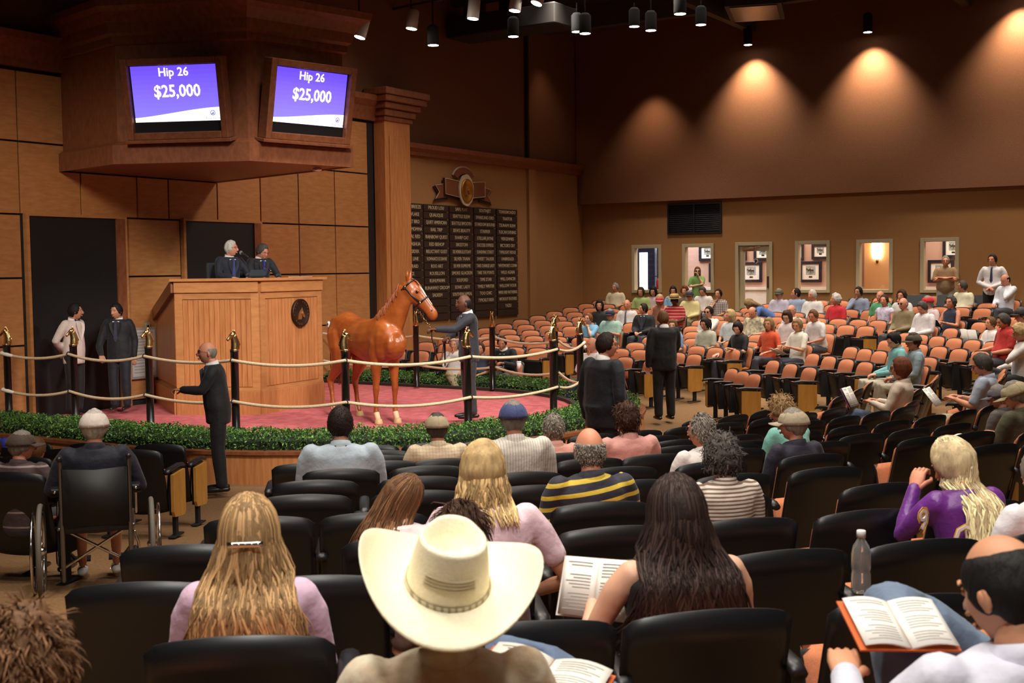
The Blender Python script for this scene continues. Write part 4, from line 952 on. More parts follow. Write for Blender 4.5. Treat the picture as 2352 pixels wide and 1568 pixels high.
CHAIRS_TAKEN = []
def rot2(v, a): return V((v[0]*math.cos(a)-v[1]*math.sin(a), v[0]*math.sin(a)+v[1]*math.cos(a), v[2] if len(v) > 2 else 0))
def person(lab, px, py, d=None, h=1.25, stand=False, face=None, look=None, pitch=0., lean=.10, arms=('lap', 'lap'), sleeve=.42, skin_='fair', hair='short', hc='grey',
           top=(220,220,220), pat=None, pants=(60,60,70), ppat=None, jacket=None, tie=None, cap=None, glasses=False, fat=1.0, lod=0, shorts=False, female=False, floor=None, T=None, seat=True,
           cross=False, kneew=None, group=None, collar=True, voxel=None, extra=None, knee=None, sc=None, tall=None, hroll=0., wide=1.0, showlegs=True):
    T = T or (atd(px, py, d) if d else terr(px, py, h)); fzv = fz(T.x, T.y) if floor is None else floor
    if face is None: face = math.degrees(math.atan2(11.4-T.y, 13.6-T.x))
    fa = R(face)
    if look is None:
        look = 0
    H0 = tall or (1.74 if stand else 1.27); s = max(.80, min(1.16, (T.z-fzv)/H0)) if sc is None else sc
    hipz = (.93 if stand else .53)*1.0; tl = .50
    ld = V((math.sin(lean), 0, math.cos(lean)))*-1; ld = V((-math.sin(lean), 0, math.cos(lean)))   # lean>0 reclines back
    H = V((0, 0, hipz)); N = H+ld*tl; HC = N+V((ld.x*.05+.035, 0, .135)); Rh = Matrix.Rotation(R(look), 3, 'Z') @ Matrix.Rotation(pitch, 3, 'Y') @ Matrix.Rotation(hroll, 3, 'X')
    HCx = HC+Rh @ V((.01, 0, .0))+V((.05*math.sin(pitch), 0, -.03*abs(math.sin(pitch))))
    topl = HCx+Rh @ V((0, 0, .118)); topz = HCx.z+.12
    off = rot2((topl.x*s, topl.y*s, 0), fa); base = V((T.x-off.x, T.y-off.y, T.z-topz*s))
    root = empty('person', base, fa, label=lab, category='person', group=group); root.scale = (s, s, s)
    vx = voxel or (.024, .017, .013)[lod]; wm = (.92 if female else 1.0)*wide
    # ---- joints
    Sh = {}; El = {}; Wr = {}; cu = {}
    for i, sd in enumerate((1, -1)):   # left arm first (+Y)
        Sh[sd] = N+V((ld.x*-.0, sd*.188*wm, 0))-ld*.050; a = arms[i]; S0 = Sh[sd]; cu[sd] = .6
        if isinstance(a, tuple): El[sd] = N+V(a[0]); Wr[sd] = N+V(a[1]); cu[sd] = a[2] if len(a) > 2 else .6
        elif a == 'lap': El[sd] = S0+V((.06, sd*.05, -.26)); Wr[sd] = V((.27, sd*.07, .66))
        elif a == 'rest': El[sd] = S0+V((.03, sd*.10, -.25)); Wr[sd] = V((.27, sd*.24, .68)); cu[sd] = .4
        elif a == 'book': El[sd] = S0+V((.10, sd*.05, -.25)); Wr[sd] = El[sd]+V((.20, -sd*.11, .06)); cu[sd] = .8
        elif a == 'chin': El[sd] = V((.22, sd*.14, N.z-.26)); Wr[sd] = HC+Rh @ V((.085, sd*.035, -.165)); cu[sd] = 1.0
        elif a == 'down': El[sd] = S0+V((-.03, sd*.06, -.28)); Wr[sd] = El[sd]+V((.05, sd*.0, -.25))
        elif a == 'clasp': El[sd] = S0+V((.0, sd*.10, -.27)); Wr[sd] = V((.17, sd*.03, El[sd].z-.10)); cu[sd] = .7
        elif a == 'behind': El[sd] = S0+V((-.10, sd*.10, -.25)); Wr[sd] = V((-.17, sd*.05, El[sd].z-.16))
        elif a == 'fold': El[sd] = S0+V((.06, sd*.06, -.24)); Wr[sd] = V((.17, -sd*.09, El[sd].z+.06))
        elif a == 'counter': El[sd] = S0+V((.13, sd*.08, -.24)); Wr[sd] = El[sd]+V((.20, -sd*.12, -.03))
    legs = {}
    for sd in (1, -1):
        if stand: legs[sd] = [H+V((0, sd*.09, -.02)), V((.015, sd*.10, .50)), V((-.02, sd*.10, .09))]
        else:
            k = V((.44, sd*.13, .52)); an = V((.44, sd*.12, .09))
            if cross and sd == -1: k = V((.42, .02, .63)); an = V((.62, .22, .40))
            if kneew and sd in kneew:
                def lo(P): q = rot2((P.x-base.x, P.y-base.y, 0), -fa); return V((q.x/s, q.y/s, (P.z-base.z)/s))
                k, an = lo(kneew[sd][0]), lo(kneew[sd][1])
            legs[sd] = [H+V((.02, sd*.09, -.03)), k, an]
    # ---- torso profile (distance along spine, half-width, half-depth)
    ft = fat
    prof = [(-.10, .135, .10), (-.04, .168, .125), (.05, .162*ft, .118*ft), (.16, .150*ft, .112*ft*1.04), (.27, .156*(.5+.5*ft), .112*(.6+.4*ft)), (.37, .182, .114), (.43, .190, .106), (.47, .148, .086), (.505, .082, .070)]
    def torso(g, inf, lo=-.10, hi=.505, mi=0):
        sec = []
        for t, w_, dp in prof:
            if t < lo or t > hi: continue
            fwd_ = .018*(ft-1)*10*math.exp(-((t-.12)/.12)**2)
            sec.append((H+ld*t+V((fwd_*.6, 0, 0)), V((0, w_*wm+inf, 0)), V((math.cos(lean)*(dp+inf), 0, math.sin(lean)*(dp+inf)))))
        g.loft(sec, 16, mi)
    ar = .046*(.9 if female else 1)*(.75+.25*ft)
    def arm(g, sd, inf, t1=1.0, loose=0.0):
        A, E_, W_ = Sh[sd], El[sd], Wr[sd]; P = [A-V((0, sd*.03, -.005)), A.lerp(E_, .25), A.lerp(E_, .7), E_, E_.lerp(W_, .3), E_.lerp(W_, .7), W_]
        rr = [ar*1.25, ar*1.15, ar*.98, ar*.88, ar*.86, ar*.68, ar*.58]; par_ = [0, .125, .35, .5, .65, .85, 1.0]
        Q = []; q = []
        for k in range(len(P)):
            if par_[k] <= t1+1e-6: Q.append(P[k]); q.append(rr[k]+inf*(1+loose*par_[k]))
            else:
                f_ = (t1-par_[k-1])/(par_[k]-par_[k-1]); Q.append(P[k-1].lerp(P[k], f_)); q.append(rr[k]+inf*(1.5+loose)); break
        g.tube(Q, q, 10)
    def leg(g, sd, inf, t1=1.0):
        a, k, n = legs[sd]; P = [a, a.lerp(k, .5), k, k.lerp(n, .35), k.lerp(n, .75), n]; rr = [.088, .076, .058, .056, .044, .040]; par_ = [0, .25, .5, .67, .87, 1]
        Q = []; q = []
        for i in range(len(P)):
            if par_[i] <= t1+1e-6: Q.append(P[i]); q.append(rr[i]*(.92 if female else 1)*(.7+.3*ft)+inf*(1+par_[i]*1.2))
            else: break
        g.tube(Q, q, 10)
    # ---- body skin
    g = G(); torso(g, -.016, hi=.48)
    g.tube([N-ld*.06, N+V((.008, 0, .03)), HCx+Rh @ V((-.018, 0, -.06))], [.062, .056 if not female else .048, .054 if not female else .046], 10)
    for sd in (1, -1): arm(g, sd, 0); leg(g, sd, -.004)
    ex = G(); ex.merge(fgeo(lod), frame(Rh @ V((1,0,0)), Rh @ V((0,1,0)), Rh @ V((0,0,1)), HCx))
    for sd in (1, -1):
        dr = (Wr[sd]-El[sd]).normalized(); z = V((0, 0, 1)) if abs(dr.z) < .9 else V((1, 0, 0)); y = z.cross(dr).normalized(); z = dr.cross(y)
        if arms[0 if sd == 1 else 1] == 'chin': z, y = -z, -y
        ex.merge(hgeo(cu[sd], (sd == -1)), frame(dr, y, z, Wr[sd]-dr*.01), 0)
        if not stand or True:
            pass
    body = fuse(g, 'body', skin(skin_), root, vx, 3, ex)
    # ---- legs clothing
    if showlegs:
        g = G(); torso(g, .010, hi=.06)
        for sd in (1, -1): leg(g, sd, .012, .55 if shorts else 1.0)
        fuse(g, 'shorts' if shorts else 'trousers', fab(pants, ppat), root, vx, 2)
        for sd in (1, -1):
            a, k, n = legs[sd]; td = V((1, 0, 0)); up_ = 0
            if (n-k).x > .1: td = V((.6, .2, -.6)).normalized()
            G().tube([n+V((-.06, 0, -.05)), n+V((.02, 0, -.05))+td*.02, n+V((.0, 0, -.055))+td*.12, n+V((0, 0, -.062))+td*.19], [.036, .042, .040, .028], 10, flat=.75).build('shoe', SHOE if not shorts else mat('white_sneaker', srgb(210,205,200), .6), root)
    # ---- upper clothing
    cl = jacket or top; nm = 'jacket' if jacket else 'shirt'; g = G()
    torso(g, .020 if jacket else .012, lo=-.1 if jacket or stand else -.05, hi=.51)
    if sleeve > 0:
        for sd in (1, -1): g.ball(Sh[sd]+V((0, sd*-.012, -.012)), (.062+(.012 if jacket else 0), .056+(.010 if jacket else 0), .058+(.012 if jacket else 0)), 10)
    if jacket and stand: g.loft([(H+V((0, 0, -.16)), V((0, .19*wm, 0)), V((.135, 0, 0))), (H+V((0, 0, -.04)), V((0, .187*wm, 0)), V((.145, 0, 0))), (H+V((0, 0, .06)), V((0, .17*wm, 0)), V((.135*ft, 0, 0)))], 16)
    if sleeve > 0:
        for sd in (1, -1): arm(g, sd, .014 if jacket else .009, sleeve, .25)
    fuse(g, nm, fab(cl, None if jacket else pat), root, vx, 3)
    if collar:
        g = G(); rs = []
        up1 = .024 if not jacket else .036
        for rr, zz in ((.094, -.034), (.080, -.006), (.068, up1), (.064, up1-.003), (.066, -.01)):
            rs.append([N+V((ld.x*zz+rr*.95*math.cos(a)+.004, rr*math.sin(a)*.98, zz-.020*math.cos(a))) for a in [2*PI*j/18 for j in range(18)]])
        g.rings(rs, cap=False); g.build('collar', fab(top if not jacket else (232,228,222), pat if not jacket else None), root)
    if jacket:
        c = N+V((.0, 0, 0)); fx = .112+.020+.006; q = lambda y, t, e=0: H+ld*t+V((math.cos(lean)*(fx+e-(.035 if t > .46 else 0)), y, math.sin(lean)*(fx+e)))
        G().add([q(-.055, .475), q(.055, .475), q(.0, .18), q(-.05, .475, -.05), q(.05, .475, -.05), q(0, .18, -.05)], [(0,2,1), (3,4,5), (0,1,4,3), (1,2,5,4), (2,0,3,5)]).build('shirt_front', fab((228,226,224)), root, False)
        g = G()
        for sd in (1, -1): g.add([q(sd*.058, .478, .002), q(sd*.10, .44, -.004), q(sd*.085, .36, .008), q(sd*.004, .17, .010), q(sd*.0, .185, .008)], [(0,1,2,3,4)])
        g.build('lapel', fab(tuple(min(255, k+8) for k in jacket)), root, False)
        for sd in (1, -1):
            dr = (Wr[sd]-El[sd]).normalized(); G().tube([Wr[sd]-dr*.035, Wr[sd]+dr*.004], ar*.72, 10, rounded=False).build('cuff', fab((228,226,224)), root)
    if tie:
        fx = .112+(.026 if jacket else .016); q = lambda y, t, e=0: H+ld*t+V((math.cos(lean)*(fx+e-(.035 if t > .46 else 0)), y, math.sin(lean)*(fx+e)))
        if tie == 'bow':
            g = G(); g.ball(N+V((.085, 0, .0)), (.012, .012, .012), 8)
            for sd in (1, -1): g.add([N+V((.088, 0, 0)), N+V((.088, sd*.055, .025)), N+V((.088, sd*.055, -.025)), N+V((.075, 0, 0)), N+V((.075, sd*.055, .025)), N+V((.075, sd*.055, -.025))], [(0,1,2), (3,5,4), (1,4,5,2), (0,3,4,1), (0,2,5,3)])
            g.build('bow_tie', fab((14,14,18)), root, False)
        else:
            P = [(-.018, .478), (.018, .478), (.012, .455), (.030, .20), (0, .15), (-.030, .20), (-.012, .455)]; n = len(P)
            G().add([q(y, t, .012) for y, t in P]+[q(y, t, -.03) for y, t in P], [tuple(range(n)), tuple(range(2*n-1, n-1, -1))]+[(i, n+i, n+(i+1) % n, (i+1) % n) for i in range(n)]).build('tie', fab(tie), root, False)
    # ---- hair
    hf = frame(Rh @ V((1,0,0)), Rh @ V((0,1,0)), Rh @ V((0,0,1)), HCx); sd_ = (hash(lab) % 97)*.31 if False else len(lab)*.77
    hl = min(lod+0, 2)
    hm = hairm(hc)
    if hair in ('short', 'receding', 'bald', 'crown', 'curly', 'bob', 'long', 'pony', 'bun', 'halfup'):
        st = hair if hair in ('bald', 'crown') else ('receding' if hair == 'receding' else ('woman' if hair in ('bob', 'long', 'pony', 'bun', 'halfup') else 'short'))
        th, nz, fq = {'bald': (.007, .003, 60), 'crown': (.008, .003, 60), 'receding': (.010, .005, 50), 'short': (.014, .006, 45), 'curly': (.026, .022, 42), 'bob': (.024, .008, 30)}.get(hair, (.018, .006, 30))
        g = G(); g.merge(hair_shell(st, th, nz, max(hl, 1) if hair == 'curly' or lod else hl, fq, sd_), hf)
        if hair == 'bob':
            g2 = G(); g2.loft([((-.030, 0, .03), V((.085, 0, 0)), V((0, .092, 0))), ((-.036, 0, -.05), V((.078, 0, 0)), V((0, .096, 0))), ((-.045, 0, -.105), V((.062, 0, 0)), V((0, .088, 0))), ((-.05, 0, -.125), V((.04, 0, 0)), V((0, .065, 0)))], 14); g.merge(g2, hf)
        if hair in ('long', 'halfup') and lod == 0:
            g2 = G(); g2.loft([((-.030, 0, .03), V((.085, 0, 0)), V((0, .090, 0))), ((-.05, 0, -.06), V((.068, 0, 0)), V((0, .094, 0))), ((-.075, 0, -.16), V((.05, 0, 0)), V((0, .098, 0))), ((-.10, 0, -.27), V((.032, 0, 0)), V((0, .08, 0))), ((-.11, 0, -.32), V((.015, 0, 0)), V((0, .05, 0)))], 14); g.merge(g2, hf)
        if hair == 'pony' and lod == 0:
            g2 = G(); g2.tube([(-.10, 0, .06), (-.145, 0, .04), (-.155, 0, -.04), (-.14, 0, -.14)], [.022, .032, .03, .012], 8); g.merge(g2, hf)
        if hair == 'bun': g2 = G(); g2.ball((-.07, 0, .115), .035, 10); g.merge(g2, hf)
        g.build('hair', hm, root)
    if cap:
        cg = G(); cg.merge(CAPG, hf @ Matrix.Translation((-.004, 0, -.022)) @ Matrix.Rotation(.04, 4, 'Y') @ Matrix.Scale(1.09, 4)); cg.build('cap', fab(cap), root)
    if glasses:
        gg = G(); gg.merge(glasses_geo(), hf); gg.build('glasses', mat('spectacle_frame', (.03,.02,.02), .3), root)
        if glasses == 'sun':
            gg = G()
            for s_ in (-1, 1): gg.ball((.101, s_*.032, .008), (.003, .021, .018), 10)
            q = G(); q.merge(gg, hf); q.build('dark_lens', mat('dark_lens', (.01,.01,.012), .1), root)
    root['_']= 0; del root['_']
    info = dict(root=root, T=T, base=base, fa=fa, s=s, N=N, HC=HCx, hf=hf, Wr=Wr, El=El, H=H, ld=ld, Rh=Rh, body=body, fz=fzv, wm=wm)
    if not stand and seat:
        b2 = rot2((-.20*s, 0, 0), fa); CHAIRS_TAKEN.append((base.x+b2.x, base.y+b2.y, fa, fzv, lab))
    return info
def world(info, p): # local point of a figure -> world
    q = rot2(V(p)*info['s'], info['fa']); return V((q.x+info['base'].x, q.y+info['base'].y, V(p).z*info['s']+info['base'].z))
def strands(info, n, L_, hc, width=1.0, phi=1.9, thick=.006, wave=.012, seed=1, clear=.02, nm='hair_locks', gather=0., drift=0.):
    """long hair as many tapered locks following the skull, then hanging down the back"""
    rd = random.Random(seed); gs = [G(), G()]; hf = info['hf']; N = info['N']; ld = info['ld']
    for k in range(n):
        a = PI+rd.uniform(-phi, phi); ln = L_*rd.uniform(.78, 1.05); ph = rd.uniform(0, 6.3); lay = rd.uniform(.0, .05); pts = []
        ca, sa = math.cos(a), math.sin(a); q0 = rd.uniform(.02, .7)
        for t in (q0, q0*.5+.55, 1.05, 1.35, 1.62):
            x = math.sin(t)*ca*.116; y = math.sin(t)*sa*.094; z = math.cos(t)*.137
            if gather: y *= 1-gather*max(0, t-.5)*.7
            pts.append(hf @ (V((x, y, z+.002))*(1+lay)))
        end = pts[-1].copy(); m_ = 9; st = rd.uniform(-1, 1)
        for i in range(1, m_+1):
            f_ = i/m_; wv = wave*math.sin(ph+f_*8); w2 = wave*.6*math.cos(ph*1.7+f_*7); z = end.z-ln*f_
            y = end.y*(1+(width-1)*f_)+wv*min(1, f_*3)+st*.02*f_*width+drift*f_; x = end.x-.02*f_+w2
            # stay outside the back and shoulders
            tt = (z-info['H'].z)/max(.2, ld.z); bx = info['H'].x+ld.x*tt; yy = abs(y)/(.21*info['wm'])
            if tt < .50 and yy < 1.1:
                lim = bx-(.125*math.sqrt(max(.05, 1-yy*yy*.8))*(1 if tt < .44 else 1-(tt-.44)*9))-clear-lay*.3
                if x > lim: x = x+(lim-x)*min(1, f_*2.2)
            pts.append(V((x, y, z)))
        rr = [thick*.5, thick*.8]+[thick]*(len(pts)-5)+[thick*.8, thick*.5, thick*.15]
        gs[k % 3 == 0].tube(pts, rr, 5, 0, None, flat=.5)
    r = hairm(hc)
    gs[0].build(nm, r, info['root']); c = r.node_tree.nodes['Principled BSDF'].inputs['Base Color'].default_value
    return gs[1].build(nm, mat('hair_light_'+hc, tuple(min(1, c[i]*1.55+.01) for i in range(3)), .6, spec=.3), info['root'])
def tufts(info, n, L_, hc, style='short', r=.0028, curl=.3, seed=2, lift=.3, nm='hair_tufts'):
    """short hair as many small curved locks rooted on the scalp"""
    rd = random.Random(seed); gs = [G(), G()]; hf = info['hf']; k = 0; tries = 0
    while k < n and tries < n*12:
        tries += 1
        d = V((rd.gauss(0, 1), rd.gauss(0, 1), rd.gauss(0, 1))).normalized()
        if hair_mask(d, style) < rd.uniform(.3, .9): continue
        th = .010 if style in ('bald', 'crown') else .016
        p = V((.098*d.x*(1-.3*max(0, -d.z)) , .077*d.y, .120*d.z))+d*th
        t = V((-.35, d.y*.3, -1)) if d.z < .85 else V((-1, d.y*.5, 0)); t = t-d*t.dot(d); t += V((rd.gauss(0, curl), rd.gauss(0, curl), rd.gauss(0, curl))); t.normalize()
        l = L_*rd.uniform(.6, 1.1); q = V((rd.gauss(0, 1), rd.gauss(0, 1), rd.gauss(0, 1)))*curl*l*.5
        gs[k % 3 == 0].tube([hf @ (p-d*.006), hf @ (p+t*l*.4+d*l*lift*.5), hf @ (p+t*l*.8+d*l*lift*.3+q), hf @ (p+t*l-d*l*.1+q*1.3)], [r, r*1.1, r*.8, r*.3], 4, 0, None, flat=.6, rounded=False); k += 1
    m_ = hairm(hc); gs[0].build(nm, m_, info['root']); c = m_.node_tree.nodes['Principled BSDF'].inputs['Base Color'].default_value
    return gs[1].build(nm, mat('hair_light_'+hc, tuple(min(1, c[i]*1.55+.01) for i in range(3)), .6, spec=.3), info['root'])
# ================================================================ SEATS
SEATM = {}
def arcxy(r, y, x0=0): return (x0, y)
def slab(y0, y1, fz0, fz1, x_of, th, n=8, mi=0, topf=None, botf=None):
    """curved padded slab: across y, z from bottom to top, x = x_of(z)+curvature"""
    g = G(); ny, nz = n, 6; F_ = []; Bk = []
    for j in range(nz+1):
        for i in range(ny+1):
            u = -1+2*i/ny; y = (y0+y1)/2+(y1-y0)/2*u; zt = fz1(u); zb = fz0(u); z = zb+(zt-zb)*j/nz
            edge = max(abs(u)**6, abs(2*j/nz-1)**6); x = x_of(z)-.022*(1-u*u)*0+.02*u*u
            F_.append(V((x+th*(1-.75*edge), y, z))); Bk.append(V((x, y, z)))
    N_ = len(F_); W_ = ny+1; vs = F_+Bk; fs = []
    for j in range(nz):
        for i in range(ny):
            a = j*W_+i; fs.append((a, a+1, a+W_+1, a+W_)); fs.append((N_+a, N_+a+W_, N_+a+W_+1, N_+a+1))
    for i in range(ny): fs.append((i, N_+i, N_+i+1, i+1)); a = nz*W_+i; fs.append((a, a+1, N_+a+1, N_+a))
    for j in range(nz): a = j*W_; fs.append((a, a+W_, N_+a+W_, N_+a)); a += ny; fs.append((a, N_+a, N_+a+W_, a+W_))
    return g.add(vs, fs, mi)
def rtop(u, z, drop=.055): return z-drop*abs(u)**5-.018*u*u
xr = lambda z: .14*(1-(z-.30)/.5)   # recline of the back
SEATM['pad'] = slab(-.225, .225, lambda u: .42, lambda u: .785-.024*u*u-.045*abs(u)**8, lambda z: xr(z)+.0, .055, 14).mesh('backrest', ORANGE)
SEATM['shell'] = slab(-.245, .245, lambda u: .20+.03*u*u, lambda u: .80-.026*u*u-.022*abs(u)**14, lambda z: xr(z)-.028, .030, 18).mesh('back_shell', mat('charcoal_shell', (.007,.0075,.009), .36))
def pan(down):
    a = G(); b = G()
    a.rings([[(x, y*.215*(1-.12*t), z+.0) for x, y, z in []]]) if False else None
    n = 8; rs = []; rs2 = []
    for i in range(n+1):
        t = i/n; x = .12+.36*t; w_ = .215-.02*t; dz = -.02*t*t if i < n else -.035
        rs.append([(x, -w_, .43+dz), (x, -w_*.6, .455+dz), (x, w_*.6, .455+dz), (x, w_, .43+dz), (x, w_*.98, .405), (x, -w_*.98, .405)])
        rs2.append([(x-.01, -w_*1.04, .408), (x-.01, w_*1.04, .408), (x-.01, w_*.95, .36+.03*t), (x-.01, w_*.5, .335+.045*t), (x-.01, -w_*.5, .335+.045*t), (x-.01, -w_*.95, .36+.03*t)])
    a.rings(rs); b.rings(rs2)
    if not down:
        mx = Matrix.Translation((.20, 0, .30)) @ Matrix.Rotation(-1.30, 4, 'Y') @ Matrix.Translation((-.19, 0, -.40))
        # tip up about the rear hinge: front edge goes up
        a2 = G(); a2.merge(a, mx); b2 = G(); b2.merge(b, mx); a, b = a2, b2
    return a.mesh('seat_cushion', ORANGE), b.mesh('seat_pan', BLACK)
SEATM['cu'], SEATM['pu'] = pan(False); SEATM['cd'], SEATM['pd'] = pan(True)
g = G(); g.loft([((.02, 0, .585), V((0, .026, 0)), V((0, 0, .018))), ((.06, 0, .60), V((0, .03, 0)), V((0, 0, .02))), ((.30, 0, .615), V((0, .032, 0)), V((0, 0, .02))), ((.40, 0, .605), V((0, .03, 0)), V((0, 0, .019))), ((.425, 0, .59), V((0, .022, 0)), V((0, 0, .012)))], 10)
SEATM['arm'] = g.mesh('armrest', BLACK)
SEATM['std'] = G().box((.12, -.018, .20), (.33, .018, .59)).box((.18, -.016, .0), (.24, .016, .2)).box((.10, -.03, 0), (.34, .03, .012)).mesh('standard', BLACKM, False)
g = G(); pr = [(.07, .56), (.07, .24), (.10, .19), (.33, .17), (.36, .20), (.36, .575)]; g.prism([(x, z) for x, z in pr], -.013, .013, axis=1)
SEATM['end'] = g.mesh('end_panel', PANELT, False)
NSEAT = 0
def snap_taken():
    for i, (x, y, fa, z, lb) in enumerate(CHAIRS_TAKEN):
        r = math.hypot(x-CC.x, y-CC.y); th = math.degrees(math.atan2(y-CC.y, x-CC.x))
        if -146 < th < -122 and r > 7.5:
            q = min(MR, key=lambda m_: abs(m_-r))
            if abs(q-r) < .42: t = R(th); x, y = CC.x+q*math.cos(t), CC.y+q*math.sin(t); CHAIRS_TAKEN[i] = (x, y, t+PI, fz(x, y), lb)
ORD = ['first','second','third','fourth','fifth','sixth','seventh','eighth','ninth','tenth','eleventh','twelfth','thirteenth','fourteenth','fifteenth','sixteenth','seventeenth','eighteenth','nineteenth','twentieth']
def seat_at(x, y, fa, z, lab, up=True, endL=False, endR=False, armL=True, grp='orange theatre seats'):
    e = empty('theatre_seat', (x, y, z), fa, label=lab, category='seat', group=grp)
    link('backrest', SEATM['pad'], e); link('back_shell', SEATM['shell'], e)
    link('seat_cushion', SEATM['cu' if up else 'cd'], e); link('seat_pan', SEATM['pu' if up else 'pd'], e)
    for sy, on, ed in ((-.272, True, endR), (.272, armL or endL, endL)):
        if not on: continue
        a = link('armrest', SEATM['arm'], e); a.location = (0, sy, 0); b = link('standard', SEATM['std'], e); b.location = (0, sy, 0)
        if ed: c = link('end_panel', SEATM['end'], e); c.location = (0, sy+(.032 if sy > 0 else -.032), 0)
    return e
ROWS = []   # (block name, row ordinal, list of (x,y,fa))
def inter_line(px, nx_, ny_, c):   # ray through px (at mid height) meets the vertical plane n.p=c
    v = ray(px, 800); t = c/(v.x*nx_+v.y*ny_); return V((v.x*t, v.y*t, 0))
def inter_arc(px, r, near=False):
    v = ray(px, 800); v = V((v.x, v.y, 0)).normalized(); b = -2*v.dot(V((CC.x, CC.y, 0))); c = CC.x**2+CC.y**2-r*r; D = max(0, b*b-4*c)
    t = (-b+math.sqrt(D))/2 if not near else (-b-math.sqrt(D))/2; return v*t
def fill_line(block, k, a, b, fa):
    d = b-a; L_ = d.length; n = max(1, round(L_/.545))+1; pts = [a+d*(i/(n-1)) if n > 1 else a for i in range(n)]
    ROWS.append((block, k, [(p.x, p.y, fa) for p in pts]))
def fill_arc(block, k, r, ta, tb):
    n = max(1, round(abs(tb-ta)*r/.545))+1; L_ = []
    for i in range(n):
        t = ta+(tb-ta)*i/(n-1) if n > 1 else ta; L_.append((CC.x+r*math.cos(t), CC.y+r*math.sin(t), t+PI))
    ROWS.append((block, k, L_))
def thof(p): return math.atan2(p.y-CC.y, p.x-CC.x)
# block by the honour board: straight rows parallel to the back wall
XR = [19.6, 20.6, 21.35, 22.1, 22.85, 23.6, 24.35, 25.1, 25.9, 26.7, 27.5, 28.25]
ER = [1196, 1238, 1290, 1338, 1385, 1424, 1455, 1486, 1518, 1556, 1598, 1642]
for k, (X, pe) in enumerate(zip(XR, ER)):
    b = inter_line(pe, 1, 0, X); fill_line('honour board block', k, V((X, 15.05, 0)), V((X, b.y, 0)), PI)
# curved block below the windows
RR = [5.42, 6.2, 6.95, 7.73, 8.55, 9.33, 10.22, 11.0, 11.75, 12.45, 13.2, 14.0]
RA = [1440, 1428, 1463, 1500, 1545, 1594, 1612, 1645, 1685, 1722, 1769, 1790]; RB = [1500, 1600, 1689, 1769, 1835, 1921, 1993, 2066, 2115, 2186, 2260, 2318]
for k in range(12):
    fill_arc('window block', k, RR[k], thof(inter_arc(RA[k], RR[k])), thof(inter_arc(RB[k], RR[k])))
ROWS.append(('window block', 12, [(28.75-i*.0, 7.9-.56*i, PI) for i in range(-1, 4)]))
# angled straight rows right of the cross aisle
n_ = V((math.cos(R(-47)), math.sin(R(-47)), 0)); C3 = [6.89, 7.72, 8.5, 9.29, 10.09, 10.85, 11.65, 12.45, 13.2]
A3 = [1687, 1782, 1873, 1960, 2040, 2085, 2189, 2254, 2330]; B3 = [1739, 1866, 1994, 2140, 2259, 2330, 2370, 2400, 2420]
for k in range(9):
    a = inter_line(A3[k], n_.x, n_.y, C3[k]); b = inter_line(B3[k], n_.x, n_.y, C3[k]); fill_line('angled block', k, a, b, R(133))
# rows running away from the camera, and the near-right sector
for k, (r, ta, tb) in enumerate(((7.8, -83, -93), (8.6, -80, -93.5), (9.4, -79, -94), (10.2, -78, -94.5), (11.0, -80, -95))):
    fill_arc('side block', k, r, R(ta), R(tb))
for k, (r, ta, tb) in enumerate(((7.6, -104, -112), (8.4, -103, -115), (9.2, -103, -113), (10.1, -103, -119), (10.9, -103, -119.5), (11.6, -102, -120), (12.4, -102, -121), (13.2, -103, -121))):
    fill_arc('near right block', k, r, R(ta), R(tb))
# main block in front of the camera
MR = [8.4, 9.28, 9.95, 10.6, 11.25, 12.08, 12.78, 13.58, 14.34, 15.1, 15.92, 16.72]
ML = [848, 870, 870, 700, 780, 718, 690, 585, 410, 310, 205, 60]; MRt = [1668, 1640, 1700, 1700, 1690, 1830, 1900, 2030, 2250, 2420, 2480, 2520]
for k in range(12):
    fill_arc('main block', k, MR[k], thof(inter_arc(ML[k], MR[k], True)), thof(inter_arc(MRt[k], MR[k], True)))
# left block beyond the aisle
for k, (r, a, b) in enumerate(((7.6, 60, 360), (8.5, 0, 300), (9.4, -40, 100), (10.5, -60, 60), (12.0, -300, -185))):
    fill_arc('left block', k, r, thof(inter_arc(a, r, True)), thof(inter_arc(b, r, True)))
def build_seats():
    global NSEAT
    for block, k, L_ in ROWS:
        n = len(L_); desc = {'honour board block': 'block beside the honour board', 'window block': 'curved block below the windows', 'angled block': 'angled block at middle right', 'side block': 'far right side block', 'near right block': 'near right block', 'main block': 'near central block', 'left block': 'near left block'}[block]
        for i, (x, y, fa) in enumerate(L_):
            if any((x-a)**2+(y-b)**2 < .40**2 for a, b, _, _, _ in CHAIRS_TAKEN): continue
            tp = V((x, y, fz(x, y)+.75))-CAM; dd = tp.dot(FWD); qx = PCX+F*tp.dot(RT)/dd; qy = PCY-F*tp.dot(UP)/dd
            if qx < -150 or qx > 2500 or qy > 1640: continue
            back = block in ('main block', 'left block', 'near right block')
            lab = '%s tip-up seat, %s from left, %s row, %s' % ('black-backed' if back else 'empty orange', ORD[i], ORD[k], desc)
            gp = ('tip-up seats of the '+desc)
            first, last = i == 0, i == n-1
            # left in the picture: for seats facing the camera the picture-left end is their right arm (-Y is right)
            v = V((math.cos(fa), math.sin(fa), 0)); left = V((-v.y, v.x, 0)); vis_left_dir = (left.dot(_rt) < 0)   # their left arm points picture-left
            eL = (first if vis_left_dir else last); eR = (last if vis_left_dir else first)
            seat_at(x, y, fa, fz(x, y), lab, True, endL=eL, endR=eR, armL=eL, grp=gp); NSEAT += 1
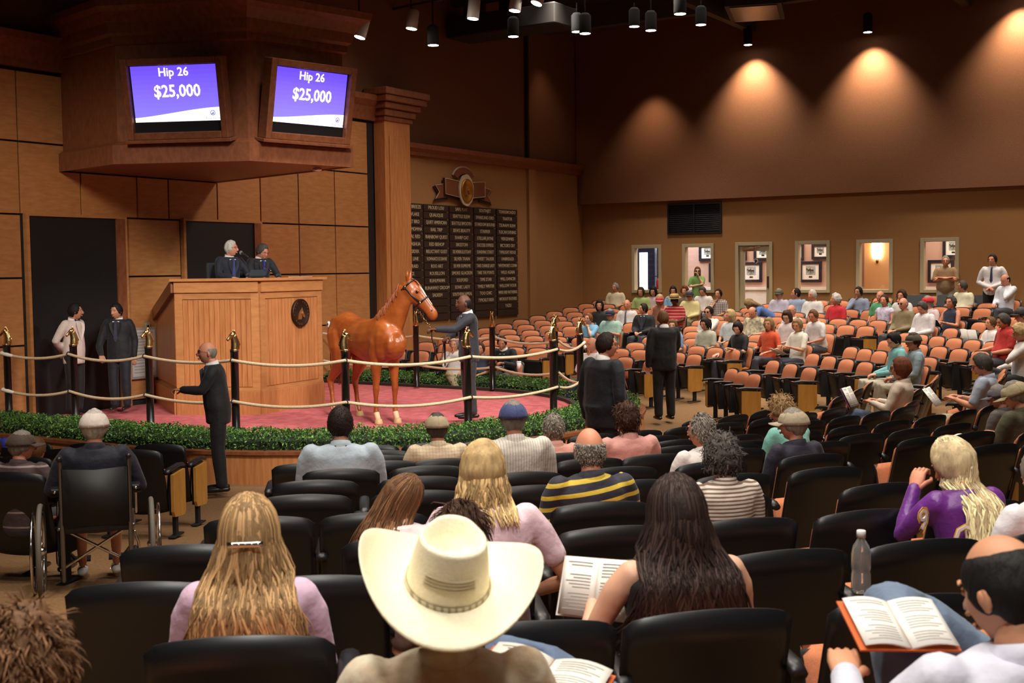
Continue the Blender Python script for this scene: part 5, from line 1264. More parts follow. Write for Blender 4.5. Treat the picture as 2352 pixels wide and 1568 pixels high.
# ================================================================ WHO IS WHERE
W_ = (226,222,218)
def bookat(info, lab, open_=True, cover=None, sc=1.0, fwd=.40, z=.74, tilt=.5, yaw=0, y=0, cat='book', thick=.006):
    """open programme held at the figure's hands"""
    p = world(info, (fwd, y, z)); e = empty('sale_catalogue', p, info['fa']+yaw, label=lab, category=cat); e.rotation_euler = (0, tilt*-1, info['fa']+yaw); e.scale = (sc, sc, sc)
    g = G()
    if cover is not None: 
        G().box((-.12, -.155, -.012), (.12, .162, -.006)).build('cover', cover, e, False)
    for s_ in (-1, 1):
        n = 7; rs = []
        for i in range(n+1):
            t = i/n; yy = s_*(.002+.145*t); zz = .022*math.sin(t*PI*.8)*(1-.3*t)
            rs.append([(-.115, yy, zz), (.115, yy, zz), (.115, yy, zz-.010+.008*t), (-.115, yy, zz-.010+.008*t)])
        g.rings(rs)
    g.build('pages', PAPER, e)
    g = G()
    for s_ in (-1, 1):
        for k in range(16):
            if (s_ > 0 and k in (2, 3, 9)) or (s_ < 0 and k in (5, 11)): continue
            xx = .095-.0125*k; t1 = .88-.12*((k*7) % 3); n = 6; rs = []
            for i in range(n+1):
                t = .14+(t1-.14)*i/n; zz = .022*math.sin(t*PI*.8)*(1-.3*t)+.0012; yy = s_*(.002+.145*t); rs.append([(xx-.0016, yy, zz), (xx+.0016, yy, zz), (xx+.0016, yy, zz-.002), (xx-.0016, yy, zz-.002)])
            g.rings(rs)
    g.build('printed_text', PRINT, e, False); return e
# ---- stage
def P_(**k): return person(**k)
auc = person('white-haired auctioneer in dark suit speaking into a microphone on the podium', 530, 553, d=19.7, floor=1.71, face=-105, look=38, jacket=(20,24,38), top=W_, tie=(60,64,120), skin_='ruddy', hair='short', hc='white', glasses=True, arms=('counter','counter'), sleeve=1.0, lean=-.05, lod=1, seat=False, pants=(20,22,30), T=atd(530,553,19.7), sc=1.02)
au2 = person('grey-haired man in dark suit and glasses looking down beside the auctioneer', 607, 560, face=-105, look=20, pitch=.45, jacket=(20,22,30), top=W_, tie=(40,50,140), skin_='ruddy', hair='short', hc='darkgrey', glasses=True, arms=('counter','counter'), sleeve=1.0, lean=-.06, lod=1, seat=False, pants=(20,22,30), T=atd(607,560,20.1), floor=1.71, sc=1.0)
for inf, lb in ((auc, 'dark office chair behind the white-haired auctioneer'), (au2, 'dark office chair behind the man looking down on the podium')):
    e = empty('office_chair', (inf['base'].x, inf['base'].y, 1.71), inf['fa'], label=lb, category='chair')
    G().box((-.30, -.24, .42), (.2, .24, .50)).build('seat', BLACK, e, bevel=.02); G().box((-.33, -.24, .55), (-.27, .24, .98)).build('backrest', mat('charcoal_cloth', (.02,.022,.026), .8), e, bevel=.03)
    g = G().tube([(-.28, 0, .45), (-.32, 0, .6)], .02, 6); g.tube([(0, 0, .06), (0, 0, .42)], .025, 8)
    for k in range(5): a = 2*PI*k/5; g.tube([(0, 0, .08), (.25*math.cos(a), .25*math.sin(a), .04)], .016, 6)
    g.build('base', BLACK, e)
# microphone on boom
hd0 = auc['HC']; mp_ = world(auc, auc['HC'])+V((math.cos(auc['fa']+R(38)), math.sin(auc['fa']+R(38)), 0))*.17+V((0, 0, -.07))
e = empty('microphone', mp_, label='silver microphone on a long slanting boom at the auctioneer', category='microphone')
bx = atd(622, 621, 19.3)-mp_; dirb = bx.normalized()
G().ball((0, 0, 0), (.030, .030, .034), 12).build('grille', mat('mic_mesh', srgb(190,190,195), .35, .6, bump=.8, bscale=400), e)
g = G().tube([dirb*.02, dirb*.17], [.022, .013], 10); g.build('handle', mat('mic_black', (.03,.03,.03), .4), e)
g = G().tube([dirb*.15, bx], .008, 8); g.build('boom', CHROME, e); q = bx*.45
g = G().tube([q, q+V((.02, .02, -.12)), V((q.x+.05, q.y+.05, 2.44-mp_.z))], .009, 8); g.lathe([(.07, 0), (.065, .015), (.01, .02)], 14, c=(q.x+.05, q.y+.05, 2.43-mp_.z)); g.build('stand', BLACK, e)
p = atd(590, 631, 19.35); e = empty('tablet', (p.x, p.y, 2.445), HD-PI/2, label='small dark monitor lying on the podium before the auctioneers', category='monitor'); G().box((-.13, -.09, 0), (.13, .09, .03)).build('body', BLACK, e, bevel=.006); G().add([(-.12, .0, .03), (.12, .0, .03), (.12, .11, .12), (-.12, .11, .12), (-.12, .02, .03), (.12, .02, .03), (.12, .13, .12), (-.12, .13, .12)], [(0,1,2,3), (7,6,5,4), (0,3,7,4), (1,5,6,2), (3,2,6,7), (0,4,5,1)]).build('screen', mat('grey_glass', (.05,.06,.07), .2), e, False)
p = atd(690, 634.5, 19.6); e = empty('paper_sheet', (p.x, p.y, 2.443), .4, label='white sheet of paper at the right end of the podium top', category='paper'); G().box((-.2, -.13, 0), (.2, .13, .006)).build('sheet', PAPER, e, False)
person('man in white dinner jacket and black bow tie standing at the dark doors', 172, 697, T=atd(172,697,18.3), floor=.38, stand=True, face=-75, look=35, jacket=(214,196,186), top=(220,205,196), tie='bow', skin_='olive', hair='short', hc='black', arms=('behind','behind'), sleeve=1.0, pants=(14,14,16), lod=1, lean=0, fat=1.08)
person('man in black suit standing at the stage doors facing the white jacket', 266, 697, T=atd(266,697,18.8), floor=.38, stand=True, face=-150, look=-20, pitch=.1, jacket=(16,16,20), top=W_, tie=(50,52,70), skin_='olive', hair='short', hc='black', arms=('down',((.10,-.28,-.42),(.24,-.20,-.55),.8)), sleeve=1.0, pants=(20,20,28), lod=1, lean=0, fat=1.05)
hn_ = person('bald handler in charcoal suit holding the horse on a lead', 1066, 677, T=atd(1066,677,17.2), floor=.38, stand=True, face=138, look=0, jacket=(36,36,44), top=(240,236,230), skin_='dark', hair='bald', hc='black', arms=(((.24,.22,-.20),(.50,.27,-.19),.9), ((.10,-.26,-.27),(.24,-.14,-.32),.9)), sleeve=1.0, pants=(48,46,48), lod=1, lean=-.02, fat=.98)
wk = person('balding man in black suit walking left along the aisle by the planter', 476, 785, T=atd(476,785,13.75), floor=0.0, stand=True, face=136, look=6, jacket=(26,26,30), top=W_, tie=(60,66,80), skin_='ruddy', hair='bald', hc='grey', glasses=True, arms=(((.12,.20,-.27),(.33,.10,-.26),.9), ('down')), sleeve=1.0, pants=(22,22,25), lod=1, lean=-.10, fat=1.08)
person('stout man in glasses and black suit standing beside the ring, facing right', 1393, 765, T=atd(1393,765,11.8), stand=True, face=-22, look=-36, jacket=(16,19,30), top=(70,90,150), tie=(30,30,44), skin_='ruddy', hair='short', hc='dkbrown', glasses=True, arms=('down','down'), sleeve=1.0, pants=(12,13,18), lod=1, lean=0, fat=1.38, wide=1.15)
sb = person('tall man in black suit seen from behind, standing in the cross aisle', 1523, 714, T=atd(1523,714,19.2), stand=True, face=45, look=-6, jacket=(14,14,18), top=W_, skin_='ruddy', hair='short', hc='ltbrown', arms=('down',((.06,-.24,-.28),(.20,-.20,-.47),.8)), sleeve=1.0, pants=(17,17,20), lod=1, lean=0, fat=1.12, wide=1.05)
# lead shank
a = world(hn_, hn_['Wr'][1]+V((.06, 0, .0))); hp = HR.matrix_basis @ (HP+hdv*.50-hdep*.10) if False else None
mxh_ = Matrix.Translation(HO) @ Matrix.Rotation(hrz, 4, 'Z'); hp = mxh_ @ (HP+hdv*.33-hdep*.13)
e = empty('lead_shank', a, label='brown leather lead with chain from the halter to the hand of the handler', category='lead')
g = G(); nk = 11
for k in range(nk): c = (hp-a)*(k/(nk-1)); g.torus(c, .014, .004, 8, 4, 'y' if k % 2 else 'x')
g.build('chain', BRASS, e)
far_ = world(hn_, hn_['Wr'][-1]+V((.05, 0, 0)))-a
g = G().tube([V((0, 0, 0)), V((.0, .0, -.12)), far_*.45+V((0, 0, -.42)), far_*.75+V((0, 0, -.30)), far_], .012, 6, flat=.5); g.tube([far_, far_+V((.03, .02, -.25)), far_+V((-.05, -.03, -.40)), far_+V((-.02, 0, -.1))], .011, 6, flat=.5); g.build('leather_strap', mat('lead_leather', srgb(70,40,28), .6), e)
# ---- audience, back blocks
C = dict(seat=True)
def pp(lab, px, py, **k): return person(lab, px, py, **k)
pp('grey-haired man in open cream shirt at left end of the back row', 1413, 650, top=(215,200,170), skin_='ruddy', hair='short', hc='grey', look=-20, fat=1.15)
pp('woman in black printed tee with sunglasses pushed up on dark hair', 1377, 690, top=(26,26,28), skin_='tan', hair='woman' if 0 else 'bob', hc='black', female=True, sleeve=.4, look=10)
pp('fair-haired child in light blue shirt with hand at face', 1352, 720, top=(120,180,220), skin_='fair', hair='short', hc='red', arms=('chin','lap'), look=-15, h=1.2)
tl = pp('man in dark cap and mint green shirt holding papers', 1401, 710, top=(160,200,188), skin_='ruddy', hair='short', hc='grey', cap=(36,40,66), glasses=True, look=-10, arms=('book','lap'), fat=1.2)
pp('balding man in white shirt and grey tie below the back left corner', 1440, 688, top=(222,214,212), tie=(96,96,120), skin_='ruddy', hair='bald', hc='grey', sleeve=1.0, fat=1.1, look=5)
pp('dark-haired man in black suit and tie, head turned left', 1478, 697, jacket=(20,20,26), top=W_, tie=(50,54,80), skin_='tan', hair='short', hc='dkbrown', look=-45, sleeve=1.0)
pp('woman in pale green tee in the back row left of first window', 1472, 660, top=(168,186,112), skin_='tan', hair='pony', hc='brown', female=True, look=0)
pp('dark-haired woman in pale pink top under the first window', 1500, 659, top=(206,180,176), skin_='tan', hair='bob', hc='black', female=True, look=0, pitch=.15)
pp('woman in pink visor cap with bare shoulders', 1515, 677, top=(150,96,70), skin_='ruddy', hair='bob', hc='blond', cap=(216,90,100), female=True, sleeve=0, look=20, pitch=.2, arms=('chin','lap'))
pp('woman with long dark hair in light blue top in back row', 1546, 657, top=(140,186,220), skin_='tan', hair='long', hc='dkbrown', female=True, look=15, pitch=.15)
rs_ = pp('man in straw hat and red striped polo beside the diagonal aisle', 1549, 678, top=(176,26,30), pat='redstripe', skin_='dark', hair='short', hc='dkbrown', glasses='sun', fat=1.25, look=10, arms=('lap','rest'), pants=(26,28,40))
pp('brown-haired person behind the man in dark cap, back row', 1573, 658, top=(120,100,80), skin_='tan', hair='curly', hc='copper', look=0)
pp('man in dark cap and pale yellow shirt holding papers', 1584, 667, top=(226,210,150), skin_='ruddy', hair='short', hc='grey', cap=(60,52,58), glasses=True, sleeve=1.0, fat=1.15, look=5, pants=(130,115,85), arms=('lap','book'))
pp('grey-haired man in white tee looking down, right of second window', 1612, 658, top=(224,214,208), skin_='ruddy', hair='short', hc='darkgrey', pitch=.45, fat=1.1, look=0)
pp('dark-haired woman in checkered shirt with chin on hand, end of back row', 1650, 664, top=(196,180,172), pat='bigcheck', skin_='tan', hair='short', hc='black', female=True, arms=('lap','chin'), look=0)
pp('man in dark glasses and white shirt with hand on mouth', 1628, 704, top=(226,218,212), skin_='tan', hair='short', hc='black', glasses='sun', arms=('chin','lap'), sleeve=1.0, look=0)
pp('young woman in pale collared shirt with dark hair pulled back', 1618, 730, top=(190,190,170), skin_='tan', hair='pony', hc='dkbrown', female=True, look=0, pitch=.2)
pp('woman in light blue behind the tall standing man', 1545, 734, top=(130,150,190), skin_='fair', hair='long', hc='ltbrown', female=True, look=25)
pp('blonde short-haired woman in pale shirt, left of the tanned bald man', 1677, 712, top=(196,204,206), skin_='ruddy', hair='bob', hc='blond', female=True, look=-30)
pp('tanned bald man in dark floral shirt looking down', 1725, 704, top=(92,96,96), pat='floral', skin_='ruddy', hair='bald', hc='darkgrey', pitch=.55, fat=1.25, look=0)
pp('dark-haired woman in black tee reading, before the floral shirt', 1692, 739, top=(22,22,26), skin_='fair', hair='bun', hc='dkbrown', female=True, pitch=.4, arms=('book','rest'), look=20)
pp('blonde woman in orange polo shirt', 1766, 730, top=(222,84,44), skin_='tan', hair='long', hc='dkblond', female=True, look=20, arms=('rest','rest'))
wt = pp('young woman with ponytail in white tee reading a catalogue', 1830, 732, top=(232,226,214), skin_='tan', hair='pony', hc='dkblond', female=True, look=25, pitch=.2, arms=('book','book'), pants=(40,44,60), lod=1)
bookat(wt, 'open catalogue in hands of the ponytailed woman in white', z=.70, fwd=.42)
pp('brown-haired woman with glasses in blush top', 1806, 714, top=(224,206,204), skin_='fair', hair='bob', hc='brown', female=True, pitch=.3, glasses=True, look=20)
pp('short brown-haired woman in white tee leaning forward', 1866, 711, top=(228,222,220), skin_='ruddy', hair='short', hc='ltbrown', female=True, pitch=.3, lean=-.2, look=10, fat=1.2)
pp('bald man with glasses in white shirt behind the blush top', 1818, 700, top=(214,206,200), skin_='ruddy', hair='bald', hc='grey', glasses=True, look=0)
pp('man in green cap and lilac shirt right of the glass door', 1789, 663, top=(204,196,214), skin_='ruddy', hair='short', hc='grey', cap=(90,92,66), look=0, fat=1.15)
pp('dark-haired man in blue-grey polo turned left, back row', 1829, 662, top=(150,164,190), skin_='ruddy', hair='receding', hc='black', look=-60, fat=1.1)
pp('white-haired smiling man in white polo', 1866, 666, top=(232,226,222), skin_='ruddy', hair='short', hc='white', look=-15, fat=1.15)
pp('white-haired woman in red top', 1920, 675, top=(206,30,44), skin_='ruddy', hair='curly', hc='white', female=True, look=-45)
pp('man in grey-blue shirt with hand on chin in front of fourth window', 1972, 659, top=(146,154,178), skin_='olive', hair='short', hc='black', arms=('lap','chin'), sleeve=1.0, look=0)
pp('balding man in green polo behind the floral blouse', 2022, 668, top=(80,160,108), skin_='ruddy', hair='bald', hc='brown', look=0)
pp('short brown-haired woman in lilac floral blouse', 2031, 677, top=(160,150,184), pat='blueflower', skin_='ruddy', hair='short', hc='brown', female=True, look=15, sleeve=.1)
pp('brown-haired person in white behind the man with beard', 2071, 667, top=(222,218,214), skin_='ruddy', hair='curly', hc='brown', look=10)
pp('bald man with dark glasses in tan jacket shirt', 2075, 684, top=(128,112,80), skin_='ruddy', hair='bald', hc='grey', glasses='sun', fat=1.2, look=0, sleeve=1.0)
pp('man in bright red cap and pale pink shirt', 2131, 680, top=(214,190,190), skin_='ruddy', hair='short', hc='grey', cap=(196,26,36), look=-25, sleeve=1.0)
ws_ = pp('grey-haired man in white long-sleeved shirt reading in his lap', 2114, 692, top=(226,218,220), skin_='ruddy', hair='short', hc='darkgrey', pitch=.5, sleeve=1.0, fat=1.1, look=0, lod=1)
vs_ = pp('curly grey-haired woman in navy vest over white tee, reading', 2184, 680, top=(30,36,60), skin_='ruddy', hair='curly', hc='darkgrey', female=True, glasses=True, arms=('book','book'), look=10, sleeve=.0, fat=1.1, lod=1)
bookat(vs_, 'dark-covered open catalogue held by the woman in navy vest', cover=mat('dark_cover', (.02,.022,.03), .5), z=.76, fwd=.42, tilt=.9)
pp('grey-haired man with glasses in cream polo beside the control desk', 2211, 645, top=(228,220,190), skin_='ruddy', hair='short', hc='darkgrey', glasses=True, look=-45, fat=1.3)
ao = pp('man in white shirt and navy tie standing holding a folder', 2280, 584, T=atd(2280,584,25.6), floor=.96, stand=True, face=178, look=-12, top=(228,220,222), tie=(40,48,84), skin_='ruddy', hair='short', hc='dkbrown', arms=('clasp','clasp'), sleeve=1.0, pants=(18,18,24), fat=1.05, lod=1)
pp('balding man in white shirt with hand at mouth behind the control desk', 2306, 630, d=24.6, top=(222,222,232), skin_='ruddy', hair='bald', hc='black', pitch=.35, arms=('chin','lap'), sleeve=1.0, look=-15, floor=1.0, sc=.98)
tq = pp('dark-haired young man in turquoise shirt looking down', 2046, 763, top=(130,196,200), skin_='fair', hair='short', hc='black', pitch=.5, sleeve=1.0, arms=('lap','lap'), look=15, lod=1, pants=(190,180,160))
pp('young man in camouflage cap and pale blue shirt', 2098, 765, top=(150,172,184), skin_='ruddy', hair='short', hc='brown', cap=(74,70,52), sleeve=1.0, look=20, lod=1, fat=1.05, pants=(170,160,140))
cas = pp('woman with sunglasses and cream shirt holding up a magazine', 2069, 822, top=(218,200,182), skin_='tan', hair='long', hc='copper', female=True, glasses='sun', sleeve=1.0, arms=('book','book'), look=5, lod=1, pants=(60,76,104), ppat='denim', cross=True, T=terr(2069,822,1.25), fat=1.15, lean=.2)
e = bookat(cas, 'colourful magazine held up by the woman in sunglasses', cover=mat('magazine_art', srgb(150,40,44), .4, kind='noise', scale=14, col2=srgb(60,80,130)), z=.82, fwd=.50, tilt=1.1)
pp('stocky grey-haired man in red polo at right', 2300, 720, top=(190,40,34), skin_='ruddy', hair='short', hc='darkgrey', pitch=.35, fat=1.3, lod=1, look=-5, arms=('lap','rest'))
pp('blonde woman in white top beside the red polo', 2338, 745, top=(226,218,214), skin_='ruddy', hair='curly', hc='blond', female=True, arms=('chin','lap'), sleeve=1.0, pitch=.3, lod=1, look=-15, pants=(30,30,34), cross=True)
nr = pp('person in white shirt hidden behind a raised newspaper', 2280, 728, top=(226,220,216), skin_='ruddy', hair='short', hc='ltbrown', sleeve=1.0, arms=('book','book'), T=atd(2276,728,19.8), look=0)
e = bookat(nr, 'grey newspaper held up in front of the person in white', z=.86, fwd=.44, tilt=1.35, sc=1.5)
pp('man in black cap with white trim at right edge', 2346, 706, top=(218,212,208), skin_='ruddy', hair='short', hc='darkgrey', cap=(28,28,30), look=-10, fat=1.1)
ax = pp('grey-haired man in pale blue polo and shorts reading papers', 2248, 812, top=(168,178,196), skin_='ruddy', hair='short', hc='darkgrey', glasses=True, pitch=.35, arms=('book','book'), look=10, lod=1, pants=(176,160,128), shorts=True, fat=1.15, lean=.15)
bookat(ax, 'white folded papers held by the man in pale blue polo', z=.78, fwd=.5, tilt=.9)
ay = pp('man in tan cap and olive tee reading in the near right block', 2322, 876, d=9.3, top=(74,70,48), skin_='ruddy', hair='short', hc='grey', cap=(176,160,126), pitch=.35, arms=('book','book'), look=25, lod=1, pants=(176,164,136), shorts=True, fat=1.15)
bookat(ay, 'open white papers on the lap of the man in tan cap', z=.70, fwd=.5, tilt=.3)
pp('person in grey cap beside the tan cap at right edge', 2290, 885, d=10.6, top=(90,84,80), skin_='ruddy', hair='short', hc='grey', cap=(104,98,104), pitch=.2, look=20)
# bending woman in blue, in the aisle by the glass door
pp('blonde woman in blue tee bending over in the aisle below the glass door', 1712, 682, T=atd(1712,686,27.2), stand=True, face=128, look=0, pitch=1.0, lean=-1.05, tall=1.28, sc=.98, top=(84,120,184), skin_='tan', hair='long', hc='dkblond', female=True, arms=(((.06,.20,-.30),(.18,.12,-.50)), ((.06,-.20,-.30),(.18,-.12,-.50))), pants=(170,160,130))
# woman behind the glass; the man is a solid figure for a reflection
person('woman in green tee standing behind the second window, hand at mouth', 1602, 613, T=atd(1602,613,30.6), floor=.96, stand=True, face=205, arms=(((.15,.14,-.22),(.13,.02,.02),.9), 'fold'), top=(120,164,88), skin_='fair', hair='long', hc='ltbrown', female=True, pants=(150,160,140), glasses='sun', lod=0, lean=0)
person('grey-haired man in tan shirt with folded arms behind the rightmost window', 2172, 588, T=atd(2172,588,27.6), floor=.96, stand=True, face=192, arms=('fold','fold'), top=(150,118,84), sleeve=.45, skin_='ruddy', hair='short', hc='grey', glasses=True, fat=1.2, lean=0, pants=(170,170,160))
# ---- front row beside the ring
s9 = person('man in dark suit leaning forward with papers in the row behind the ring', 1152, 770, T=atd(1152,772,22.6), look=15, pitch=.35, lean=-.42, jacket=(22,24,32), top=(210,210,216), skin_='tan', hair='short', hc='dkbrown', arms=('book','book'), sleeve=1.0, pants=(110,98,88), lod=1, floor=.0, sc=1.02)
bookat(s9, 'white papers held by the leaning man behind the ring', z=.66, fwd=.5, tilt=.3)
person('man in pale shirt sitting with legs crossed behind the handler', 1040, 778, T=atd(1043,778,22.9), look=0, top=(214,208,200), skin_='tan', hair='short', hc='grey', arms=('rest','chin'), cross=True, sleeve=1.0, pants=(160,142,112), lod=0, floor=.02)
person('seated man in dark clothes just right of the handler, mostly hidden', 1098, 790, T=atd(1104,788,22.8), look=0, top=(60,66,84), skin_='tan', hair='short', hc='brown', pants=(80,76,76), lod=0, floor=.02)
person('bald man in white shirt talking with a phone beside the ring post', 1360, 775, T=atd(1360,775,20.3), look=-20, top=(224,212,206), skin_='ruddy', hair='bald', hc='grey', arms=('lap','chin'), sleeve=1.0, pants=(28,34,52), floor=.05, face=175)
# ---- foreground, seen from behind
ca = person('dark-haired man in pale blue shirt with glasses cord round his neck', 781, 936, d=8.0, top=(176,192,206), skin_='tan', hair='short', hc='dkbrown', sleeve=1.0, fat=1.25, wide=1.22, lod=1, look=0, lean=.0)
g = G().tube([ca['N']+V((.01, .068, .03)), ca['N']+V((-.07, .035, .0)), ca['N']+V((-.085, 0, -.05)), ca['N']+V((-.07, -.035, .0)), ca['N']+V((.01, -.068, .03))], .004, 6); g.tube([ca['N']+V((-.088, 0, -.05)), ca['N']+V((-.105, .0, -.10))], .004, 6); g.build('glasses_cord', BLACKM, ca['root'])
person('man in beige cap and cream plaid shirt', 1003, 950, d=8.9, top=(216,198,168), pat='plaid', skin_='ruddy', hair='short', hc='darkgrey', cap=(178,160,130), fat=1.15, wide=1.15, lod=1, look=0, lean=.12)
cc_ = person('man in navy blue cap and white pinstriped shirt', 1178, 922, d=8.0, top=(222,216,206), pat='pinstripe', skin_='ruddy', hair='short', hc='grey', cap=(62,74,124), fat=1.2, wide=1.2, lod=1, look=0)
text('Miss Fasig', cc_['root'], mat('cap_white', srgb(215,210,205), .7), .03, cc_['hf'] @ frame((0,-1,0), (0,0,1), (-1,0,0), (-.121, 0, .055))) if False else None
cd_ = person('grey-haired man in pink shirt beside the blue cap', 1271, 953, d=9.0, top=(216,160,146), skin_='ruddy', hair='short', hc='grey', lod=1, look=8, fat=1.0)
ce_ = person('short brown-haired woman in pink tee', 1440, 929, d=8.7, top=(222,160,152), skin_='ruddy', hair='curly', hc='brown', female=True, lod=1, look=0, fat=1.35, wide=1.25)
cf_ = person('bald man in navy polo with yellow stripes', 1353, 983, d=5.9, top=(32,32,48), pat='navyyellow', skin_='ruddy', hair='bald', hc='grey', lod=2, look=2, fat=1.15, wide=1.08, lean=.1)
cg_ = person('grey-haired man in white shirt with glasses, turned left', 1611, 953, d=7.6, top=(230,222,218), skin_='ruddy', hair='receding', hc='grey', lod=1, look=28, glasses=True, lean=.08)
ch_ = person('man with dark curly hair in a striped shirt', 1657, 1004, d=5.9, top=(214,206,196), pat='thinstripe', skin_='ruddy', hair='curly', hc='darkgrey', lod=2, look=-4, fat=1.1)
ci_ = person('curly blonde woman in turquoise top leaning left', 1787, 912, d=9.2, top=(124,190,180), skin_='ruddy', hair='curly', hc='dkblond', female=True, lod=1, look=25, pitch=.3, lean=-.3, arms=('lap','chin'), fat=1.25)
person('man in beige cap and navy sweatshirt with glasses', 1822, 940, d=7.9, top=(28,28,48), skin_='ruddy', hair='short', hc='grey', cap=(176,162,138), lod=1, look=38, glasses=True, sleeve=1.0, fat=1.15)
ck = person('blonde woman in pink dotted blouse leaning to the side', 1108, 1020, d=4.75, top=(226,196,208), pat='polka', skin_='tan', hair='bob', hc='blond', female=True, lod=2, look=-6, sleeve=.32, lean=-.12, fat=1.12, wide=1.16, arms=('lap', ((.02,-.36,-.34),(.24,-.22,-.46),.6)), collar=False)
strands(ck, 320, .19, 'blond', seed=4, thick=.006, wave=.010, clear=.01, width=1.1)
cl_ = person('girl with long brown-blonde hair and white top leaning right', 945, 1092, d=5.0, top=(228,222,224), skin_='fair', hair='long', hc='ltbrown', female=True, lod=2, look=-50, sleeve=.4, lean=-.05, pitch=.35, hroll=.45, T=atd(950,1092,5.0), collar=False)
strands(cl_, 300, .36, 'ltbrown', seed=5, thick=.006, wave=.006, width=1.2, drift=.15)
ck2 = person('brown-haired child behind the cowboy hat', 1058, 1160, d=4.1, top=(120,90,80), skin_='fair', hair='bob', hc='brown', lod=2, look=0, sc=.86, T=atd(1058,1160,4.1))
cn = person('woman with long wavy blonde hair in silver clip, lilac top', 570, 1146, d=3.45, top=(214,180,206), skin_='fair', hair='halfup', hc='dkblond', female=True, lod=2, look=0, pitch=-.03, sleeve=.5, wide=1.05, T=atd(570,1146,3.45), lean=.0, collar=False)
strands(cn, 620, .40, 'dkblond', seed=8, thick=.0055, wave=.016, width=1.75, clear=.016)
g = G(); g.loft([((-.132+0*k, -.055+.11*k/6, .004), V((.006, 0, 0)), V((0, 0, .010))) for k in range(7)], 8)
for k in range(5): g.ball((-.138, -.04+.02*k, .006), (.004, .007, .006), 8)
q = G(); q.merge(g, cn['hf']); q.build('hair_clip', CHROME, cn['root'])
cp = person('woman with long dark brown hair in sleeveless black top, reading', 1545, 1100, d=3.95, top=(18,18,20), skin_='fair', hair='long', hc='dkbrown', female=True, lod=2, look=8, pitch=.15, sleeve=.0, fat=1.1, wide=1.12, T=atd(1548,1100,3.62), arms=(((.07,.30,-.28),(.30,.22,-.20),.8), ((.10,-.26,-.30),(.28,-.12,-.30),.8)), collar=False)
strands(cp, 620, .46, 'dkbrown', seed=9, thick=.006, wave=.020, width=2.0, clear=.014)
b_ = atd(1368, 1350, 3.78); e = bookat(cp, 'open white catalogue held up by the long dark-haired woman', cover=PAPER, sc=.78); e.location = b_; e.rotation_euler = (-.1, -1.15, HD-.45)
cq = person('platinum blonde woman with ponytail in purple satin jacket', 2172, 1006, d=5.2, top=(110,40,140), pat='purple', skin_='ruddy', hair='pony', hc='platinum', female=True, lod=2, look=20, pitch=.55, lean=-.12, sleeve=1.0, T=atd(2165,1006,5.2), wide=1.05, arms=(((.16,.24,-.24),(.22,.12,-.02),1.0), 'lap'), collar=False)
strands(cq, 380, .46, 'platinum', seed=10, thick=.006, wave=.018, phi=1.9, clear=.024, width=1.5, gather=.55)
YW = mat('yellow_applique', srgb(226,176,50), .6); WH = mat('white_applique', srgb(232,225,220), .6)
aj = cq['El'][1].lerp(cq['N']+V((0, .178, -.055)), .55)
for m_, bb, ee in ((YW, .012, .001), (WH, .0, .004)):
    text('9', cq['root'], m_, .15, frame((.26, -.93, .25), (-.17, .21, .96), (-.95, -.29, -.1), aj+V((-.100, .050, .01))), bold=bb, ext=ee)
    text('Olde', cq['root'], m_, .17, frame((0, -1, 0), (0, 0, 1), (-1, 0, 0), cq['N']+V((-.162, .02, -.20))), bold=bb*.5, ext=ee)
cr = person('balding man in pale lilac shirt reading an orange catalogue, near right', 2290, 1224, d=2.75, top=(206,206,222), skin_='tan', hair='crown', hc='black', lod=2, look=18, pitch=.35, sleeve=1.0, fat=1.15, wide=1.12, T=atd(2278,1222,2.4), pants=(110,130,156), ppat='denim', arms=(((.16,.30,-.26),(.40,.20,-.16),.9), ((.12,-.28,-.26),(.34,-.10,-.18),.8)), kneew={1: (atd(2045,1385,2.95), atd(2260,1520,3.0))})
e = bookat(cr, 'orange-covered catalogue held open by the balding man at near right', cover=RUSTC, sc=.72); e.location = atd(2065, 1432, 2.75); e.rotation_euler = (.05, -.38, cr['fa']-.15)
# cowboy
co = person('man in white straw cowboy hat and cream western shirt, near centre', 1018, 1260, d=2.62, top=(222,214,190), pat='westernprint', skin_='ruddy', hair='short', hc='grey', lod=2, look=-4, pitch=.10, sleeve=1.0, fat=1.2, wide=1.15, T=atd(1018,1262,2.62), pants=(96,116,146), ppat='denim', arms=('lap', ((.14,-.24,-.30),(.36,-.16,-.28),.8)), kneew={-1: (atd(1170,1500,3.05), atd(1400,1620,3.0))})
STRAW = mat('white_straw', srgb(246,236,206), .6, kind='noise', scale=90, col2=srgb(238,226,192), bump=.4, bscale=160, bdist=.003)
hg = G(); nb = 64; rs = []
def brim_pt(a, t, up=0):
    # a: 0 front, t: 0 at crown .. 1 at edge
    rx = .103+.098*t; ry = .089+.118*t
    x, y = rx*math.cos(a), ry*math.sin(a); sidef = abs(math.sin(a))**2.2
    z = .055+t**1.8*(.082*sidef-.018*(1-sidef))-.004*t
    y *= 1-.06*t*t*sidef
    return V((x, y, z+up))
for t, u in [(0, 0), (.15, 0), (.3, 0), (.5, 0), (.7, 0), (.85, 0), (.96, 0), (1, .002), (1.0, .006), (.96, .009), (.85, .008), (.6, .006), (.3, .006), (.0, .006)]:
    rs.append([brim_pt(2*PI*j/nb, t, u) for j in range(nb)])
hg.rings(rs, cap=False)
cg = G(); rs = []
def crown_pt(a, k):
    h_ = k*.112; sh = 1-.13*k-.05*k**4; x, y = .104*sh*math.cos(a), .090*(sh-.04*k)*math.sin(a)
    pinch = math.exp(-((math.cos(a)-.72)/.28)**2)*abs(math.sin(a))*.020*k*k*(1 if k < 1.01 else 1)
    y *= 1-pinch*14*.55; return V((x, y, .058+h_-.010*k*math.cos(a)*(1 if math.cos(a) < 0 else -.6)))
